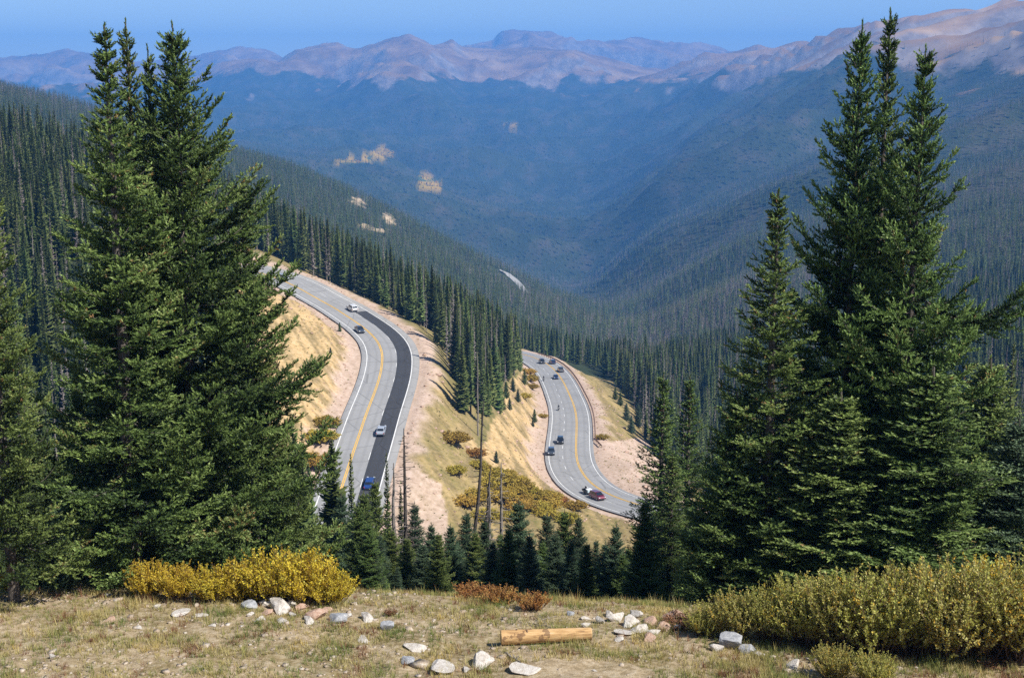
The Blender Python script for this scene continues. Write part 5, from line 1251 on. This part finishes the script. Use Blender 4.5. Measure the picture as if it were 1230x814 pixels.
def vehicle(kind, color, loc, rz, label, cat, group, pitch=0.0):
    L, w, body, cab, wb, wr = KIND[kind]; P = PM[color]
    root = empty({'car': 'sedan_car', 'suv': 'sport_utility_car', 'van': 'minivan', 'pickup': 'pickup_truck'}[kind], loc, rz); root.rotation_mode = 'XYZ'; root.rotation_euler = (0, pitch, rz)
    tag(root, label, cat, group)
    bmo('body', prism(body, w, w * .96, .07), P, root)
    cb = bmo('cabin', prism(cab, w * .93, w * .76, .05), P, root)
    z0, z1 = cab[0][1], max(c[1] for c in cab)
    hw = lambda z: w * .93 + (w * .76 - w * .93) * (z - z0) / (z1 - z0)
    def lerp(a, b, t_): return (a[0] + (b[0] - a[0]) * t_, a[1] + (b[1] - a[1]) * t_)
    ws0, ws1 = lerp(cab[3], cab[2], .12), lerp(cab[3], cab[2], .88)
    def face_panel(a, b, off):
        dx, dz = b[0] - a[0], b[1] - a[1]; n = math.hypot(dx, dz); ox, oz = -dz / n * off, dx / n * off
        if (ox > 0) != (off > 0 and a[0] > 0): pass
        return [(a[0] + ox, -hw(a[1]) * .86, a[1] + abs(oz)), (a[0] + ox, hw(a[1]) * .86, a[1] + abs(oz)), (b[0] + ox, hw(b[1]) * .86, b[1] + abs(oz)), (b[0] + ox, -hw(b[1]) * .86, b[1] + abs(oz))]
    def slab(a, b, sgn):
        dx, dz = b[0] - a[0], b[1] - a[1]; n = math.hypot(dx, dz); nx, nz = abs(dz) / n * sgn * .012, abs(dx) / n * .012
        return [(a[0] + nx, -hw(a[1]) * .88, a[1] + nz), (a[0] + nx, hw(a[1]) * .88, a[1] + nz), (b[0] + nx, hw(b[1]) * .88, b[1] + nz), (b[0] + nx, -hw(b[1]) * .88, b[1] + nz)]
    bmo('windscreen', quad_panel(slab(ws0, ws1, 1), .02), M['glass'], root)
    rw0, rw1 = lerp(cab[0], cab[1], .18), lerp(cab[0], cab[1], .88)
    bmo('rear_window', quad_panel(slab(rw0, rw1, -1), .02), M['glass'], root)
    for sgn in (-1, 1):
        za, zb = z0 + .10, z1 - .13
        t0a = (za - z0) / (cab[1][1] - z0); t1a = (zb - z0) / (cab[1][1] - z0)
        A = lerp(cab[0], cab[1], t0a)[0] + .16; B = lerp(cab[0], cab[1], t1a)[0] + .14
        C_ = lerp(cab[3], cab[2], (zb - cab[3][1]) / (cab[2][1] - cab[3][1]))[0] - .14; D = lerp(cab[3], cab[2], (za - cab[3][1]) / (cab[2][1] - cab[3][1]))[0] - .2
        mid = (A + D) / 2
        for xa, xb, xc, xd in ((A, B, (B + C_) / 2 - .04, mid - .04), (mid + .04, (B + C_) / 2 + .04, C_, D)):
            bmo('side_window', quad_panel([(xa, sgn * (hw(za) + .006), za), (xb, sgn * (hw(zb) + .006), zb), (xc, sgn * (hw(zb) + .006), zb), (xd, sgn * (hw(za) + .006), za)], .015 * sgn), M['glass'], root)
        hz = body[3][1] * .78 if kind != 'pickup' else .92
        bmo('headlight', box(.14, .34, .15), M['lamp'], root, (body[-4][0] - .04 if kind != 'x' else 0, sgn * (w - .24), hz * .93))
        bmo('tail_light', box(.12, .16, .26), M['redlamp'], root, (body[1][0] + .045, sgn * (w - .14), hz))
        bmo('mirror', box(.12, .18, .14), P, root, (cab[3][0] - .35, sgn * (w + .06), z0 + .12))
        for xw in wb:
            if (wr,) not in WHEEL:
                a_ = cyl(wr, .24, 24); bmesh.ops.bevel(a_, geom=[e for e in a_.edges if len(e.link_faces) == 2 and any(len(f.verts) > 4 for f in e.link_faces)], offset=.03, segments=2, affect='EDGES')
                m1_ = bpy.data.meshes.new('tyre'); a_.to_mesh(m1_); a_.free(); m1_.materials.append(M['tyre'])
                b_ = cyl(wr * .62, .26, 14); m2_ = bpy.data.meshes.new('rim'); b_.to_mesh(m2_); b_.free(); m2_.materials.append(M['rim']); WHEEL[(wr,)] = (m1_, m2_)
            ty = link('wheel', WHEEL[(wr,)][0], root, (xw, sgn * (w - .09), wr)); link('rim', WHEEL[(wr,)][1], ty)
    bmo('front_bumper', box(.16, w * 1.7, .18), M['trim'], root, (L / 2 - .06, 0, .42)); bmo('rear_bumper', box(.16, w * 1.7, .18), M['trim'], root, (-L / 2 + .06, 0, .45))
    if kind == 'pickup': bmo('cargo_bed', box(1.9, w * 1.7, .05), M['trim'], root, (-1.72, 0, 1.135))
    return root
def on_road(P, px, py, zf):
    z = zf(py); x, y, z = at_z(px, py, z)
    for _ in range(4):
        i = int(((P[:, 0] - x) ** 2 + (P[:, 1] - y) ** 2).argmin()); x, y, z = at_z(px, py, P[i][2] + .03)
    i = int(((P[:, 0] - x) ** 2 + (P[:, 1] - y) ** 2).argmin()); d, _n2 = frame_of(P)
    dz = (P[min(i + 3, len(P) - 1)][2] - P[max(i - 3, 0)][2]) / 7.2
    return (x, y, z), math.atan2(d[i][1], d[i][0]), dz
def drive(P, zf, px, py, kind, color, away, lab, cat, group='cars and trucks on the road'):
    loc, a, dz = on_road(P, px, py, zf)
    return vehicle(kind, color, loc, a if away else a + math.pi, lab, cat, group, -math.atan(dz) * (1 if away else -1))
drive(LROAD, zl, 423, 372.5, 'suv', 'white', True, 'white car driving away at the start of the black lane on the upper road', 'car')
drive(LROAD, zl, 432, 398, 'car', 'slate', False, 'dark car near the inside edge of the upper road curve', 'car')
drive(LROAD, zl, 458, 519.5, 'car', 'silver', True, 'silver car on the black lane of the upper road', 'car')
drive(LROAD, zl, 444, 583, 'car', 'blue', True, 'blue car low on the black lane, partly behind small spruces', 'car')
drive(LROAD, zl, 340, 336, 'suv', 'silver', False, 'pale car at the top of the upper road, half hidden by spruce branches', 'car')
drive(RROAD, zr, 651, 436, 'suv', 'black', False, 'left one of two dark cars side by side at the top of the lower road', 'car')
drive(RROAD, zr, 663.5, 436.5, 'suv', 'navy', True, 'right one of two dark cars side by side at the top of the lower road', 'car')
drive(RROAD, zr, 673.5, 446, 'pickup', 'grey', True, 'grey pickup driving away near the guardrail at the top of the lower road', 'pickup truck')
drive(RROAD, zr, 667.5, 454.5, 'car', 'navy', False, 'dark blue car left of the yellow line behind the grey pickup', 'car')
drive(RROAD, zr, 673, 531.5, 'suv', 'black', False, 'dark boxy car beside the dashed line, upper of the middle pair', 'car')
drive(RROAD, zr, 662, 545, 'suv', 'slate', False, 'dark blue grey car near the white edge line, lower of the middle pair', 'car')
van = drive(RROAD, zr, 717.5, 598.5, 'van', 'maroon', False, 'maroon minivan pulling a small open trailer on the lower road', 'minivan')
# the open trailer behind it, with what stands on it
def trailer():
    P = RROAD; x, y, z = van.location; i = int(((P[:, 0] - x) ** 2 + (P[:, 1] - y) ** 2).argmin()); d, nrm = frame_of(P)
    lat = (Vector((x, y, z)) - Vector(P[i])).dot(Vector(nrm[i])); j = i + 4
    loc = P[j] + nrm[j] * lat + np.array([0, 0, .03]); a = math.atan2(d[j][1], d[j][0]) + math.pi
    r = empty('trailer', tuple(loc), a); tag(r, 'small dark open trailer behind the maroon minivan', 'trailer')
    bmo('deck', box(2.9, 1.6, .10), M['trim'], r, (0, 0, .55))
    for s in (-1, 1):
        bmo('side_rail', box(2.9, .05, .34, .01), M['trim'], r, (0, s * .80, .76)); t_ = bmo('wheel', cyl(.31, .2, 20), M['tyre'], r, (0, s * .95, .31)); bmo('rim', cyl(.18, .22, 12), M['rim'], t_)
        bmo('tail_light', box(.05, .12, .1), M['redlamp'], r, (-1.46, s * .68, .62))
    bmo('drawbar', box(1.3, .10, .10, .01), M['trim'], r, (2.05, 0, .50)); bmo('end_rail', box(.05, 1.6, .34, .01), M['trim'], r, (-1.43, 0, .76))
    mw = r.matrix_basis
    b = empty('cargo_box', tuple(Matrix.Translation(loc) @ Matrix.Rotation(a, 4, 'Z') @ Vector((.75, .1, .60))), a); tag(b, 'pale blue white covered box at the front of the trailer', 'box')
    bmo('body', box(1.1, 1.2, .62, .05), plain('pale_blue_box', (.55, .68, .74), .5), b, (0, 0, .31)); bmo('lid', box(1.16, 1.26, .12, .03), plain('white_lid', (.75, .78, .80), .5), b, (0, 0, .68))
    return loc, a
tl_loc, tl_a = trailer()
def motorcycle(loc, a, lab, group='motorcycles', color='black'):
    r = empty('motorcycle', tuple(loc), a); tag(r, lab, 'motorcycle', group)
    for x in (-.72, .74):
        w_ = bmo('wheel', cyl(.32, .13, 24), M['tyre'], r, (x, 0, .32)); bmo('rim', cyl(.20, .14, 14), M['rim'], w_)
    bmo('frame', prism([(-.7, .42), (-.5, .62), (.2, .66), (.55, .85), (.62, .75), (.3, .28), (-.3, .28)], .14, .12, .03), M['trim'], r)
    bmo('fuel_tank', prism([(-.05, .72), (.05, .95), (.42, .98), (.52, .78)], .17, .11, .04), PM[color], r)
    bmo('seat', prism([(-.85, .78), (-.8, .88), (-.35, .82), (-.05, .84), (-.05, .72), (-.6, .68)], .16, .13, .03), M['tyre'], r)
    for s in (-1, 1):
        V, T = tubes([(np.array([(.74, s * .08, .32), (.50, s * .08, 1.0)]), np.array([.03, .03]))], 8); link('fork', mesh_np('fork', V, T, M['rim']), r)
    V, T = tubes([(np.array([(.30, -.36, 1.08), (.46, -.2, 1.06), (.48, 0, 1.03), (.46, .2, 1.06), (.30, .36, 1.08)]), np.full(5, .018))], 6); link('handlebar', mesh_np('handlebar', V, T, M['rim']), r)
    bmo('headlight', cyl(.1, .1, 14, 'X'), M['lamp'], r, (.62, 0, .92)); bmo('exhaust', cyl(.05, .7, 10, 'X'), M['rim'], r, (-.45, -.18, .36)); bmo('tail_light', box(.05, .1, .06, .01), M['redlamp'], r, (-.88, 0, .76))
    return r
def rider(loc, a, lab, jacket, group=None):
    """seated figure leaning to the handlebars: one skinned body, a helmet, jacket coloured by its material"""
    J = [(-.25, 0, .92), (-.18, 0, 1.12), (-.08, 0, 1.36), (-.02, 0, 1.50), (.02, 0, 1.60), (.04, 0, 1.70)]
    R_ = [.16, .155, .17, .075, .095, .09]
    E = [(0, 1), (1, 2), (2, 3), (3, 4), (4, 5)]
    def chain(start, pts, rs):
        k = start
        for p_, r_ in zip(pts, rs): J.append(p_); R_.append(r_); E.append((k, len(J) - 1)); k = len(J) - 1
    for s in (-1, 1):
        chain(2, [(-.06, s * .21, 1.38), (.10, s * .31, 1.16), (.30, s * .33, 1.10), (.37, s * .33, 1.08)], [.075, .055, .042, .035])
        chain(0, [(-.22, s * .13, .88), (.18, s * .23, .78), (.02, s * .22, .42), (.04, s * .22, .34), (.17, s * .22, .31)], [.11, .085, .06, .05, .04])
    me = bpy.data.meshes.new('body'); me.from_pydata(J, E, []); r = empty('person', tuple(loc), a); tag(r, lab, 'person', group)
    o = link('body', me, r); sk = o.modifiers.new('skin', 'SKIN'); o.modifiers.new('sub', 'SUBSURF').levels = 1; o.modifiers['sub'].render_levels = 1
    if not me.skin_vertices: me.skin_vertices.new() if hasattr(me.skin_vertices, 'new') else None
    sv = me.skin_vertices[0].data
    for i, r_ in enumerate(R_): sv[i].radius = (r_, r_)
    sv[0].use_root = True; me.materials.append(jacket); 
    bm = bmesh.new(); bmesh.ops.create_uvsphere(bm, u_segments=20, v_segments=14, radius=.145)
    for v in bm.verts: v.co.x *= 1.12
    h = bmo('helmet', bm, M['glass'], r, (.03, 0, 1.68), True)
    bm = bmesh.new(); bmesh.ops.create_uvsphere(bm, u_segments=16, v_segments=10, radius=.14)
    for v in list(bm.verts):
        if v.co.x < .03 or abs(v.co.z) > .07: bm.verts.remove(v)
    bmo('visor', bm, M['trim'], h, (.03, 0, 0), True)
    return r
LEATHER = plain('black_leather', (.02, .02, .022), .5); GREYJ = plain('grey_jacket', (.30, .30, .30), .8)
for px, py, lab, lab2 in [(653, 457, 'upper motorcycle, near the white edge line of the lower road', 'rider in dark clothes on the upper motorcycle'), (671, 492.5, 'lower motorcycle, alone in the left lanes of the lower road', 'rider in dark clothes on the lower motorcycle')]:
    loc, a, dz = on_road(RROAD, px, py, zr); motorcycle(loc, a + math.pi, lab); rider(loc, a + math.pi, lab2, LEATHER, 'motorcycle riders')
Mt = Matrix.Translation(tl_loc) @ Matrix.Rotation(tl_a, 4, 'Z')
# the dark motorcycle on the trailer's rear half
motorcycle(tuple(Mt @ Vector((-.55, .05, .60))), tl_a, 'dark motorcycle loaded on the trailer behind the maroon minivan')

# ------------------------------------------------------------------ the blue mountain air
bm = bmesh.new(); bmesh.ops.create_cube(bm, size=1, matrix=Matrix.Translation((0, 8500, -80)) @ Matrix.Diagonal((34000, 17600, 1260, 1)))
hm = bpy.data.meshes.new('haze'); bm.to_mesh(hm); bm.free()
mh = bpy.data.materials.new('mountain_air'); mh.use_nodes = True; t = mh.node_tree; t.nodes.clear()
pv = t.nodes.new('ShaderNodeVolumePrincipled'); pv.inputs['Density'].default_value = HAZE_DENSITY; pv.inputs['Color'].default_value = (*HAZE_COLOR, 1); pv.inputs['Anisotropy'].default_value = 0.0
oo = t.nodes.new('ShaderNodeOutputMaterial'); t.links.new(pv.outputs[0], oo.inputs['Volume'])
hm.materials.append(mh); tag(link('haze', hm), 'pale blue air thickening over the far valley', 'haze', kind='stuff')
